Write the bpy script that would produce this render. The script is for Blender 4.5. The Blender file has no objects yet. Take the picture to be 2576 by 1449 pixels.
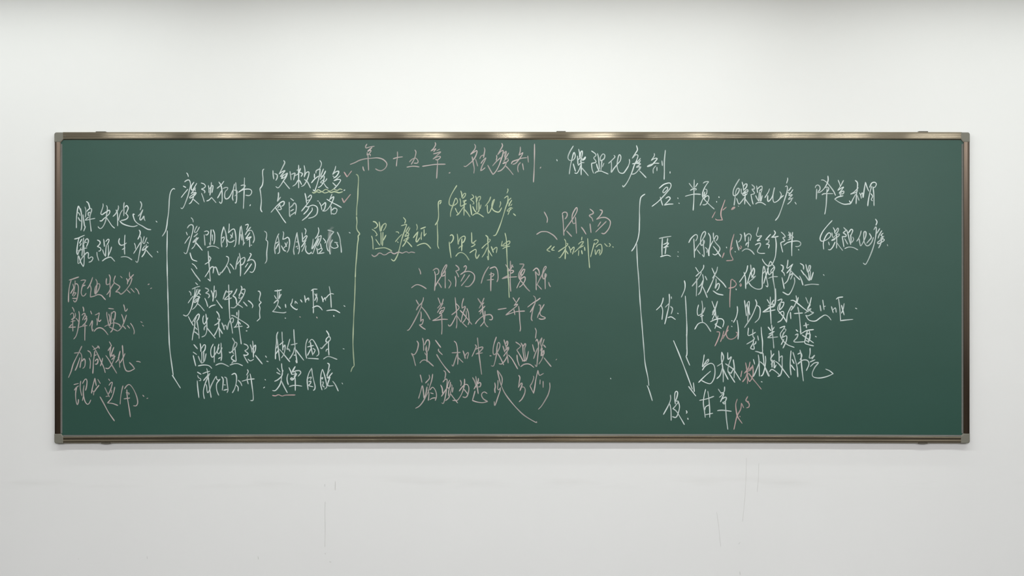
import bpy, bmesh, math, random
from mathutils import Vector
PI = math.pi
S = bpy.context.scene
COL = S.collection

# ------------------------------------------------------------------ camera, world, lights, exposure
F = 2623.0                     # focal length in pixels of the 2576-wide frame
CY, CZ = -4.6, 1.70            # camera stands 4.6 m from the wall
cam_data = bpy.data.cameras.new('camera'); cam = bpy.data.objects.new('camera', cam_data); COL.objects.link(cam)
cam_data.sensor_width = 36.0; cam_data.lens = F / 2576.0 * 36.0
cam.location = (0, CY, CZ); cam.rotation_euler = (PI / 2, 0, 0)
S.camera = cam
S.view_settings.view_transform = 'Standard'; S.view_settings.look = 'None'
S.view_settings.gamma = 1.0; S.view_settings.use_curve_mapping = False
S.view_settings.exposure = 0.0
world = bpy.data.worlds.new('world'); S.world = world; world.use_nodes = True
world.node_tree.nodes['Background'].inputs[0].default_value = (0.9, 0.95, 1.0, 1)
world.node_tree.nodes['Background'].inputs[1].default_value = 0.05
CEIL = 3.12
LC = (0.965, 1.0, 0.985)
LR = (0.985, 0.98, 1.0)
def lamp(name, x, y, sx, sy, watts, color=(1.0, 0.99, 0.96)):
    d = bpy.data.lights.new(name, 'AREA'); d.shape = 'RECTANGLE'; d.size = sx; d.size_y = sy
    d.energy = watts; d.color = color
    o = bpy.data.objects.new(name, d); o.location = (x, y, CEIL - 0.03); COL.objects.link(o)
    return o
for x, w in ((-2.55, 15), (-0.1, 26.5), (2.45, 20.2)):
    lamp('board_lamp', x, -1.2, 2.3, 0.04, w, LC)            # lamp row that lights the board
for x, w in ((-2.6, 8.0), (0.0, 6.8), (2.6, 6.2)):
    lamp('front_lamp', x, -0.42, 2.4, 0.04, w, LC)           # thin strip close to the wall
for i, x in enumerate((-3.37, -2.53, -1.65, -0.75, 0.02, 0.8, 1.68, 2.5, 3.05, 3.8)):
    lamp('room_lamp', x, -4.9, 0.13, 1.2, 28, LR)            # tubes running away from the board
    lamp('room_lamp', x, -7.4, 0.13, 1.2, 28, LR)

# ------------------------------------------------------------------ helpers
def px(u, v, y):
    """point of the plane at depth y seen at photo position (u, v)"""
    k = (y - CY) / F
    return Vector(((u - 1288.0) * k, y, CZ - (v - 724.5) * k))
def link(name, me, parent=None, mat=None):
    o = bpy.data.objects.new(name, me); COL.objects.link(o)
    if parent is not None: o.parent = parent
    if mat is not None: me.materials.append(mat)
    return o
def mesh(name, verts, faces, mat=None, parent=None, smooth=False):
    me = bpy.data.meshes.new(name); me.from_pydata([tuple(v) for v in verts], [], faces)
    bm = bmesh.new(); bm.from_mesh(me); bmesh.ops.recalc_face_normals(bm, faces=bm.faces); bm.to_mesh(me); bm.free()
    if smooth:
        for p in me.polygons: p.use_smooth = True
    return link(name, me, parent, mat)
def box(name, a, b, mat, parent=None, bevel=0.0):
    bm = bmesh.new(); bmesh.ops.create_cube(bm, size=1.0)
    for v in bm.verts:
        v.co = Vector([(a[i] + b[i]) / 2 + v.co[i] * (b[i] - a[i]) for i in range(3)])
    if bevel: bmesh.ops.bevel(bm, geom=bm.edges[:], offset=bevel, segments=2, affect='EDGES')
    me = bpy.data.meshes.new(name); bm.to_mesh(me); bm.free()
    return link(name, me, parent, mat)
def material(name, color, rough=0.6, metal=0.0, spec=0.5):
    m = bpy.data.materials.new(name); m.use_nodes = True
    b = m.node_tree.nodes['Principled BSDF']
    b.inputs['Base Color'].default_value = (*color, 1); b.inputs['Roughness'].default_value = rough
    b.inputs['Metallic'].default_value = metal; b.inputs['Specular IOR Level'].default_value = spec
    return m, m.node_tree.nodes, m.node_tree.links, b
def noise(N, L, scale, detail=3.0, stretch=(1, 1, 1), loc=(0, 0, 0)):
    tc = N.new('ShaderNodeTexCoord'); mp = N.new('ShaderNodeMapping')
    mp.inputs['Scale'].default_value = stretch; mp.inputs['Location'].default_value = loc
    n = N.new('ShaderNodeTexNoise'); n.inputs['Scale'].default_value = scale; n.inputs['Detail'].default_value = detail
    L.new(tc.outputs['Object'], mp.inputs['Vector']); L.new(mp.outputs['Vector'], n.inputs['Vector'])
    return n
def ramp(N, L, src, stops):
    r = N.new('ShaderNodeValToRGB'); e = r.color_ramp.elements
    e[0].position, e[0].color = stops[0][0], (*stops[0][1], 1)
    e[1].position, e[1].color = stops[-1][0], (*stops[-1][1], 1)
    for p, c in stops[1:-1]:
        q = e.new(p); q.color = (*c, 1)
    L.new(src, r.inputs['Fac']); return r

# ------------------------------------------------------------------ materials
def plaster(name, c, marks=False):
    m, N, L, b = material(name, c, 0.85, 0, 0.25)
    n = noise(N, L, 1.3, 5)
    r = ramp(N, L, n.outputs['Fac'], [(0.3, tuple(x * 0.975 for x in c)), (0.7, c)])
    out = r.outputs['Color']
    if marks:     # faint grey scuff band where desks and hands rub the paint
        tc = N.new('ShaderNodeTexCoord'); sep = N.new('ShaderNodeSeparateXYZ'); L.new(tc.outputs['Object'], sep.inputs[0])
        d = N.new('ShaderNodeMath'); d.operation = 'SUBTRACT'; L.new(sep.outputs['Z'], d.inputs[0]); d.inputs[1].default_value = 0.842
        a = N.new('ShaderNodeMath'); a.operation = 'ABSOLUTE'; L.new(d.outputs[0], a.inputs[0])
        mr = N.new('ShaderNodeMapRange'); L.new(a.outputs[0], mr.inputs[0])
        mr.inputs[1].default_value = 0.0; mr.inputs[2].default_value = 0.035; mr.inputs[3].default_value = 1.0; mr.inputs[4].default_value = 0.0
        n2 = noise(N, L, 2.2, 6, (1, 1, 6))
        r2 = ramp(N, L, n2.outputs['Fac'], [(0.48, (0, 0, 0)), (0.75, (1, 1, 1))])
        mu = N.new('ShaderNodeMath'); mu.operation = 'MULTIPLY'; L.new(mr.outputs[0], mu.inputs[0]); L.new(r2.outputs['Color'], mu.inputs[1])
        mu2 = N.new('ShaderNodeMath'); mu2.operation = 'MULTIPLY'; L.new(mu.outputs[0], mu2.inputs[0]); mu2.inputs[1].default_value = 0.22
        mx = N.new('ShaderNodeMix'); mx.data_type = 'RGBA'; L.new(mu2.outputs[0], mx.inputs[0]); L.new(out, mx.inputs[6])
        mx.inputs[7].default_value = (0.5, 0.49, 0.45, 1); out = mx.outputs[2]
    L.new(out, b.inputs['Base Color'])
    n3 = noise(N, L, 90, 4); bp = N.new('ShaderNodeBump'); bp.inputs['Strength'].default_value = 0.05; bp.inputs['Distance'].default_value = 0.002
    L.new(n3.outputs['Fac'], bp.inputs['Height']); L.new(bp.outputs['Normal'], b.inputs['Normal'])
    return m
M_wall = plaster('wall_paint', (0.86, 0.865, 0.85), True)
M_wall2 = plaster('side_wall_paint', (0.60, 0.60, 0.585))
M_wall3 = plaster('rear_wall_paint', (0.30, 0.30, 0.29))
M_ceil = plaster('ceiling_paint', (0.78, 0.78, 0.77))
M_floor, N, L, b = material('floor_vinyl', (0.075, 0.065, 0.058), 0.7, 0, 0.5)
n = noise(N, L, 6, 4); r = ramp(N, L, n.outputs['Fac'], [(0.35, (0.045, 0.04, 0.036)), (0.65, (0.06, 0.053, 0.047))]); L.new(r.outputs['Color'], b.inputs['Base Color'])

GREEN = (0.021, 0.078, 0.057)
M_board, N, L, b = material('green_board', GREEN, 0.36, 0, 0.5)
n = noise(N, L, 3.2, 6, (1, 1, 2.2))
r = ramp(N, L, n.outputs['Fac'], [(0.3, (0.020, 0.076, 0.055)), (0.7, (0.022, 0.080, 0.059))])
n2 = noise(N, L, 420, 2); r2 = ramp(N, L, n2.outputs['Fac'], [(0.35, (0.93, 0.93, 0.93)), (0.7, (1.05, 1.05, 1.05))])
mx = N.new('ShaderNodeMix'); mx.data_type = 'RGBA'; mx.blend_type = 'MULTIPLY'; mx.inputs[0].default_value = 1
L.new(r.outputs['Color'], mx.inputs[6]); L.new(r2.outputs['Color'], mx.inputs[7]); L.new(mx.outputs[2], b.inputs['Base Color'])

def metal_mat(name, c, rough, streak=(0.6, 40, 40), tangent=(0, 0, 1)):
    m, N, L, b = material(name, c, rough, 1.0, 0.5)
    b.inputs['Anisotropic'].default_value = 0.9      # brushed along the rail
    t = N.new('ShaderNodeCombineXYZ')
    for i in range(3): t.inputs[i].default_value = tangent[i]
    L.new(t.outputs[0], b.inputs['Tangent'])
    n = noise(N, L, 8, 3, streak)
    r = ramp(N, L, n.outputs['Fac'], [(0.3, tuple(x * 0.93 for x in c)), (0.7, tuple(min(1, x * 1.05) for x in c))])
    L.new(r.outputs['Color'], b.inputs['Base Color'])
    return m
M_rail = metal_mat('bronze_aluminium', (0.26, 0.228, 0.165), 0.17)
M_side = metal_mat('bronze_aluminium_upright', (0.15, 0.118, 0.09), 0.30, (40, 40, 0.6), (1, 0, 0))
M_lip = metal_mat('pale_bead', (0.20, 0.20, 0.185), 0.55)
M_cap, N, L, b = material('grey_plastic', (0.185, 0.18, 0.145), 0.55, 0, 0.4)
M_clip, N, L, b = material('dark_clip', (0.10, 0.09, 0.065), 0.5, 0, 0.4)
M_crack, N, L, b = material('crack_grey', (0.66, 0.66, 0.64), 0.9, 0, 0.1)  # even grey of the hairline cracks and specks

def chalk_mat(name, c):
    """powder on green enamel: the coverage follows the pressure of the stroke"""
    m, N, L, b = material(name, c, 0.95, 0, 0.1)
    at = N.new('ShaderNodeAttribute'); at.attribute_name = 'pressure'
    n = noise(N, L, 900, 2)
    mr = N.new('ShaderNodeMapRange'); L.new(n.outputs['Fac'], mr.inputs[0])
    mr.inputs[1].default_value = 0.3; mr.inputs[2].default_value = 0.7; mr.inputs[3].default_value = -0.12; mr.inputs[4].default_value = 0.12
    ad = N.new('ShaderNodeMath'); ad.operation = 'ADD'; ad.use_clamp = True
    L.new(at.outputs['Fac'], ad.inputs[0]); L.new(mr.outputs[0], ad.inputs[1])
    mx = N.new('ShaderNodeMix'); mx.data_type = 'RGBA'; L.new(ad.outputs[0], mx.inputs[0])
    mx.inputs[6].default_value = (*GREEN, 1); mx.inputs[7].default_value = (*c, 1)
    L.new(mx.outputs[2], b.inputs['Base Color'])
    return m
M_chalk = {'W': chalk_mat('white_chalk', (0.70, 0.78, 0.76)), 'P': chalk_mat('pink_chalk', (0.53, 0.46, 0.445)),
           'Y': chalk_mat('yellow_chalk', (0.53, 0.62, 0.42)), 'R': chalk_mat('red_chalk', (0.58, 0.42, 0.41))}

# ------------------------------------------------------------------ the room
RX, RY = 4.6, -9.5
def structure(o): o['kind'] = 'structure'; return o
structure(box('wall_front', (-RX, 0, 0), (RX, 0.15, CEIL), M_wall))
structure(box('wall_left', (-RX - 0.15, RY, 0), (-RX, 0.15, CEIL), M_wall2))
structure(box('wall_right', (RX, RY, 0), (RX + 0.15, 0.15, CEIL), M_wall2))
structure(box('wall_back', (-RX - 0.15, RY - 0.15, 0), (RX + 0.15, RY, CEIL), M_wall3))
structure(box('ceiling', (-RX - 0.15, RY - 0.15, CEIL), (RX + 0.15, 0.15, CEIL + 0.1), M_ceil))
structure(box('floor', (-RX - 0.15, RY - 0.15, -0.1), (RX + 0.15, 0.15, 0), M_floor))
M_darkband, N, L, b = material('dark_reflection_band', (0.11, 0.10, 0.09), 0.8, 0, 0.2)  # added dark bands on unseen walls, put in to darken the bottom rail's reflection
structure(box('added_band_back', (-RX, RY, 0), (RX, RY + 0.03, 1.15), M_darkband))
structure(box('added_band_left', (-RX, RY, 0), (-RX + 0.03, -0.6, 1.15), M_darkband))
structure(box('added_band_right', (RX - 0.03, RY, 0), (RX, -0.6, 1.15), M_darkband))
wall = bpy.data.objects['wall_front']

# added desk and seat, unseen: put in so the bottom rail mirrors pale tops
M_wood, N, L, b = material('pale_laminate', (0.62, 0.46, 0.32), 0.4, 0, 0.5)
n = noise(N, L, 5, 4, (1, 9, 9)); r = ramp(N, L, n.outputs['Fac'], [(0.3, (0.66, 0.49, 0.34)), (0.7, (0.74, 0.57, 0.41))]); L.new(r.outputs['Color'], b.inputs['Base Color'])
M_steel, N, L, b = material('grey_steel', (0.25, 0.26, 0.27), 0.4, 0.6, 0.5)
def table(name, label, cat, x0, x1, y0, y1, h):
    t = bpy.data.objects.new(name, None); COL.objects.link(t); t.location = ((x0 + x1) / 2, (y0 + y1) / 2, 0)
    t['label'] = label; t['category'] = cat
    w, d = (x1 - x0) / 2, (y1 - y0) / 2
    box('table_top', (-w, -d, h - 0.03), (w, d, h), M_wood, t, 0.004)
    box('apron', (-w + 0.05, -d + 0.05, h - 0.10), (w - 0.05, d - 0.05, h - 0.03), M_steel, t, 0.003)
    for sx in (-1, 1):
        for sy in (-1, 1):
            cx, cy = sx * (w - 0.05), sy * (d - 0.05)
            box('leg', (cx - 0.018, cy - 0.018, 0), (cx + 0.018, cy + 0.018, h - 0.03), M_steel, t, 0.004)
table('glint_desk', 'pale wooden desk added out of view to make the long tan glint in bottom rail', 'desk', 0.22, 1.42, -3.0, -1.5, 0.76)
table('glint_stool', 'pale wooden seat added out of view to make the short glint in bottom rail', 'glint_stool', -1.74, -1.22, -2.4, -1.5, 0.76)

# ------------------------------------------------------------------ strokes (chalk, hairline cracks)
def catmull(pts, step):
    """Catmull-Rom through pts, broken into sharp corners where a point is repeated"""
    runs, cur = [], [pts[0]]
    for p in pts[1:]:
        if (p - cur[-1]).length < 1e-6: runs.append(cur); cur = [p]
        else: cur.append(p)
    runs.append(cur); out = []
    for run in runs:
        if len(run) < 2: continue
        e = [run[0] * 2 - run[1]] + run + [run[-1] * 2 - run[-2]]
        seg = []
        for i in range(1, len(e) - 2):
            p0, p1, p2, p3 = e[i - 1:i + 3]; n = max(2, int((p2 - p1).length / step))
            for k in range(n):
                t = k / n
                seg.append(0.5 * ((2 * p1) + (p2 - p0) * t + (2 * p0 - 5 * p1 + 4 * p2 - p3) * t * t + (3 * p1 - p0 - 3 * p2 + p3) * t ** 3))
        seg.append(run[-1]); out.append(seg)
    return out
def ribbon(verts, faces, press, pts, half, depth, rnd, base=0.86):
    """one domed ribbon of chalk along pts (photo pixels) lying on the plane y = depth"""
    n = len(pts); L_ = [0.0]
    for i in range(1, n): L_.append(L_[-1] + (pts[i] - pts[i - 1]).length)
    tot = max(L_[-1], 0.01); ph, ph2 = rnd.uniform(0, 6.28), rnd.uniform(0, 6.28); vary = rnd.uniform(-0.12, 0.08)
    def ring(c, nrm, w, pr, edge):
        for s, h in ((-1, 0.0), (0, 0.00022), (1, 0.0)):
            q = c + nrm * (w * s); verts.append(px(q.x, q.y, depth - h)); press.append(max(0.0, pr * (1.0 if s == 0 else edge)))
    start = len(verts)
    for i in range(n):
        t = (pts[min(i + 1, n - 1)] - pts[max(i - 1, 0)])
        t = t.normalized() if t.length > 1e-6 else Vector((1, 0))
        nr = Vector((-t.y, t.x)); s = L_[i]
        end = min(s, tot - s) / 2.2
        w = half * (0.95 + 0.17 * math.sin(s * 0.11 + ph)) * (1.0 if end > 1 else 0.72 + 0.28 * end)
        pr = base + vary + 0.13 * math.sin(s * 0.07 + ph2) - (0.10 if end < 0.5 and tot > 12 else 0)
        if i == 0: ring(pts[0] - t * half * 0.75, nr, w * 0.45, pr * 0.8, 0.7)
        ring(pts[i], nr, w, pr, 0.80)
        if i == n - 1: ring(pts[i] + t * half * 0.75, nr, w * 0.45, pr * 0.8, 0.7)
    m = (len(verts) - start) // 3
    for i in range(m - 1):
        a = start + 3 * i
        faces.append((a, a + 1, a + 4, a + 3)); faces.append((a + 1, a + 2, a + 5, a + 4))

# ------------------------------------------------------------------ the chalkboard
DS = 0.52                      # the frame stands 21 mm off the wall
YF, YP = -0.0208, -0.0168        # front of the frame, face of the panel
BL, BR, BT, BB = 137.0, 2439.5, 332.6, 1115.4
board = bpy.data.objects.new('chalkboard', None); COL.objects.link(board)
board['label'] = 'long green chalkboard in bronze metal frame, covered in white, pink and yellow writing'
board['category'] = 'chalkboard'
board.location = (0, 0, px(1288, BB, YF).z)
BZ = board.location.z
bpy.context.view_layer.update()
def attach(o):                 # parts keep their world-space geometry
    o.parent = board; o.location = (0, 0, -BZ); return o

pz = lambda v, y=YF: px(1288, v, y).z
pxx = lambda u, y=YF: px(u, 724, y).x
attach(box('writing_surface', (pxx(150, YP), YP, pz(1097, YP)), (pxx(2426, YP), -0.004, pz(350, YP)), M_board))
attach(box('backing_board', (pxx(147), -0.004, pz(1105)), (pxx(2430), -0.0005, pz(343)), M_clip))

def rail(name, prof, u0, u1, sag, mat, wave=0.0, seed=0, smooth=True):
    """horizontal extrusion: prof = [(photo row, depth)]; sag = rows it bows upward at mid span"""
    rnd = random.Random(seed); ph = [rnd.uniform(0, 6.28) for _ in range(4)]
    n = 160; verts, faces = [], []
    for i in range(n + 1):
        u = u0 + (u1 - u0) * i / n; s = (u - 1288) / 1150.0
        dz = sag * (1 - s * s)
        wv = wave * (0.55 * math.sin(u / 27.0 + ph[0]) + 0.8 * math.sin(u / 61.0 + ph[1]) + 0.5 * math.sin(u / 17.0 + ph[2]))
        for v, y in prof:
            front = 1.0 if y < -0.03 else 0.0
            verts.append(Vector((pxx(u), y * DS + wv * front, pz(v - dz))))
    k = len(prof)
    for i in range(n):
        for j in range(k - 1):
            a = i * k + j; faces.append((a, a + 1, a + k + 1, a + k))
    faces.append(tuple(range(k))); faces.append(tuple(range(n * k, n * k + k)))
    o = mesh(name, verts, faces, mat, None, False)
    for p in o.data.polygons: p.use_smooth = abs(p.normal.x) < 0.9
    me = o.data
    try: me.set_sharp_from_angle(angle=math.radians(28))
    except Exception: pass
    return attach(o)
W = 0.00022
rail('frame_rail', [(333.4, -0.0005), (332.2, -0.0355), (333.2, -0.0392), (335.5, -0.0398), (338.5, -0.0402), (342.2, -0.0404), (342.8, -0.0401),
      (343.6, -0.0404), (346.8, -0.0402), (349.2, -0.0394), (350.0, -0.0350), (351.8, -0.0325), (349, -0.0005)], 158, 2420, 0.7, M_rail, W, 3)
o = rail('frame_rail', [(1096, -0.0005), (1097.2, -0.0325), (1098.2, -0.0350), (1099.2, -0.0392), (1101.4, -0.0402), (1102.6, -0.0402), (1103.4, -0.0392), (1105.6, -0.0393), (1107.8, -0.0391),
      (1108.8, -0.0398), (1110.8, -0.0402), (1112.8, -0.0397), (1114.0, -0.0370), (1115.4, -0.030), (1114.4, -0.0005)], 158, 2420, 2.7, M_rail, W, 8)
o['label'] = 'bottom frame rail with ribs'
rail('frame_bead', [(1094.8, -0.0325), (1095.6, -0.0338), (1097.4, -0.0362), (1098.6, -0.0370), (1098.6, -0.0325)], 158, 2420, 2.7, M_lip)
def stile(name, prof, v0, v1, mat):
    n = 60; verts, faces = [], []; k = len(prof)
    for i in range(n + 1):
        v = v0 + (v1 - v0) * i / n
        for u, y in prof: verts.append(Vector((pxx(u), y * DS, pz(v))))
    for i in range(n):
        for j in range(k - 1):
            a = i * k + j; faces.append((a, a + 1, a + k + 1, a + k))
    faces.append(tuple(range(k))); faces.append(tuple(range(n * k, n * k + k)))
    o = mesh(name, verts, faces, mat)
    for p in o.data.polygons: p.use_smooth = abs(p.normal.z) < 0.9
    try: o.data.set_sharp_from_angle(angle=math.radians(28))
    except Exception: pass
    return attach(o)
PL = [(137.6, -0.0005), (136.4, -0.030), (137.2, -0.0370), (139.2, -0.0398), (143.0, -0.0404), (146.4, -0.0400), (147.2, -0.0392), (148.4, -0.0398), (150.6, -0.0385), (151.8, -0.0350), (152.0, -0.0005)]
stile('frame_stile', PL, 356, 1093, M_side)
stile('frame_stile', [(2576.6 - u, y) for u, y in PL], 356, 1093, M_side)
PLb = [(151.6, -0.0325), (152.0, -0.0375), (153.2, -0.0368), (155.2, -0.0338), (155.8, -0.0325)]
stile('frame_bead', PLb, 362, 1090, M_lip)
stile('frame_bead', [(2575.6 - u, y) for u, y in PLb], 362, 1090, M_lip)

def corner(name, cu, cv, su, sv):
    """moulded corner cap: rounded outside corner, cut inside corner; (cu, cv) is the outer corner"""
    w, h, r = 22.6, 24.6, 5.5
    pts = [(r - r * math.cos(a), r - r * math.sin(a)) for a in [PI / 2 * i / 6 for i in range(7)]]
    pts += [(w, 0), (w, h - 7), (w - 2, h - 4.6), (w - 5.4, h), (0, h)]
    def ring(ins, y):
        c = Vector((w / 2, h / 2)); out = []
        for p in pts:
            q = Vector(p); d = (c - q); q = q + Vector((ins * (1 if d.x > 0 else -1), ins * (1 if d.y > 0 else -1)))
            out.append(Vector((pxx(cu + su * q.x), y * DS, pz(cv + sv * q.y))))
        return out
    rings = [ring(0, -0.0005), ring(0, -0.0375), ring(0.5, -0.0405), ring(1.6, -0.0418)]
    verts = [v for rg in rings for v in rg]; k = len(pts); faces = []
    for i in range(3):
        for j in range(k):
            a = i * k + j; b_ = i * k + (j + 1) % k; faces.append((a, b_, b_ + k, a + k))
    faces.append(tuple(range(3 * k, 4 * k))); faces.append(tuple(range(k)))
    return attach(mesh(name, verts, faces, M_cap))
corner('corner_cap', 136.4, 332.8, 1, 1); corner('corner_cap', 2440.0, 332.8, -1, 1)
corner('corner_cap', 136.4, 1115.8, 1, -1); corner('corner_cap', 2440.0, 1115.2, -1, -1)
for u0, u1, v0, v1 in ((240.5, 265, 330.4, 334.5), (1400, 1423, 329.6, 333.6), (2312, 2335, 329.9, 334.0)):
    attach(box('hanging_clip', (pxx(u0), -0.0200, pz(v1)), (pxx(u1), -0.001, pz(v0)), M_clip, None, 0.0006))
for u0, u1 in ((254, 276), (2312, 2334)):
    attach(box('support_clip', (pxx(u0), -0.0195, pz(1116.5)), (pxx(u1), -0.001, pz(1113)), M_clip, None, 0.0006))
# the rivet at the left end of the top rail
bm = bmesh.new(); bmesh.ops.create_uvsphere(bm, u_segments=12, v_segments=8, radius=0.0022)
for v in bm.verts: v.co = Vector((v.co.x, v.co.y * 0.5, v.co.z)) + Vector((pxx(164.5), -0.0210, pz(342.6)))
me = bpy.data.meshes.new('rivet'); bm.to_mesh(me); bm.free(); attach(link('rivet', me, None, M_lip))

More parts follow.
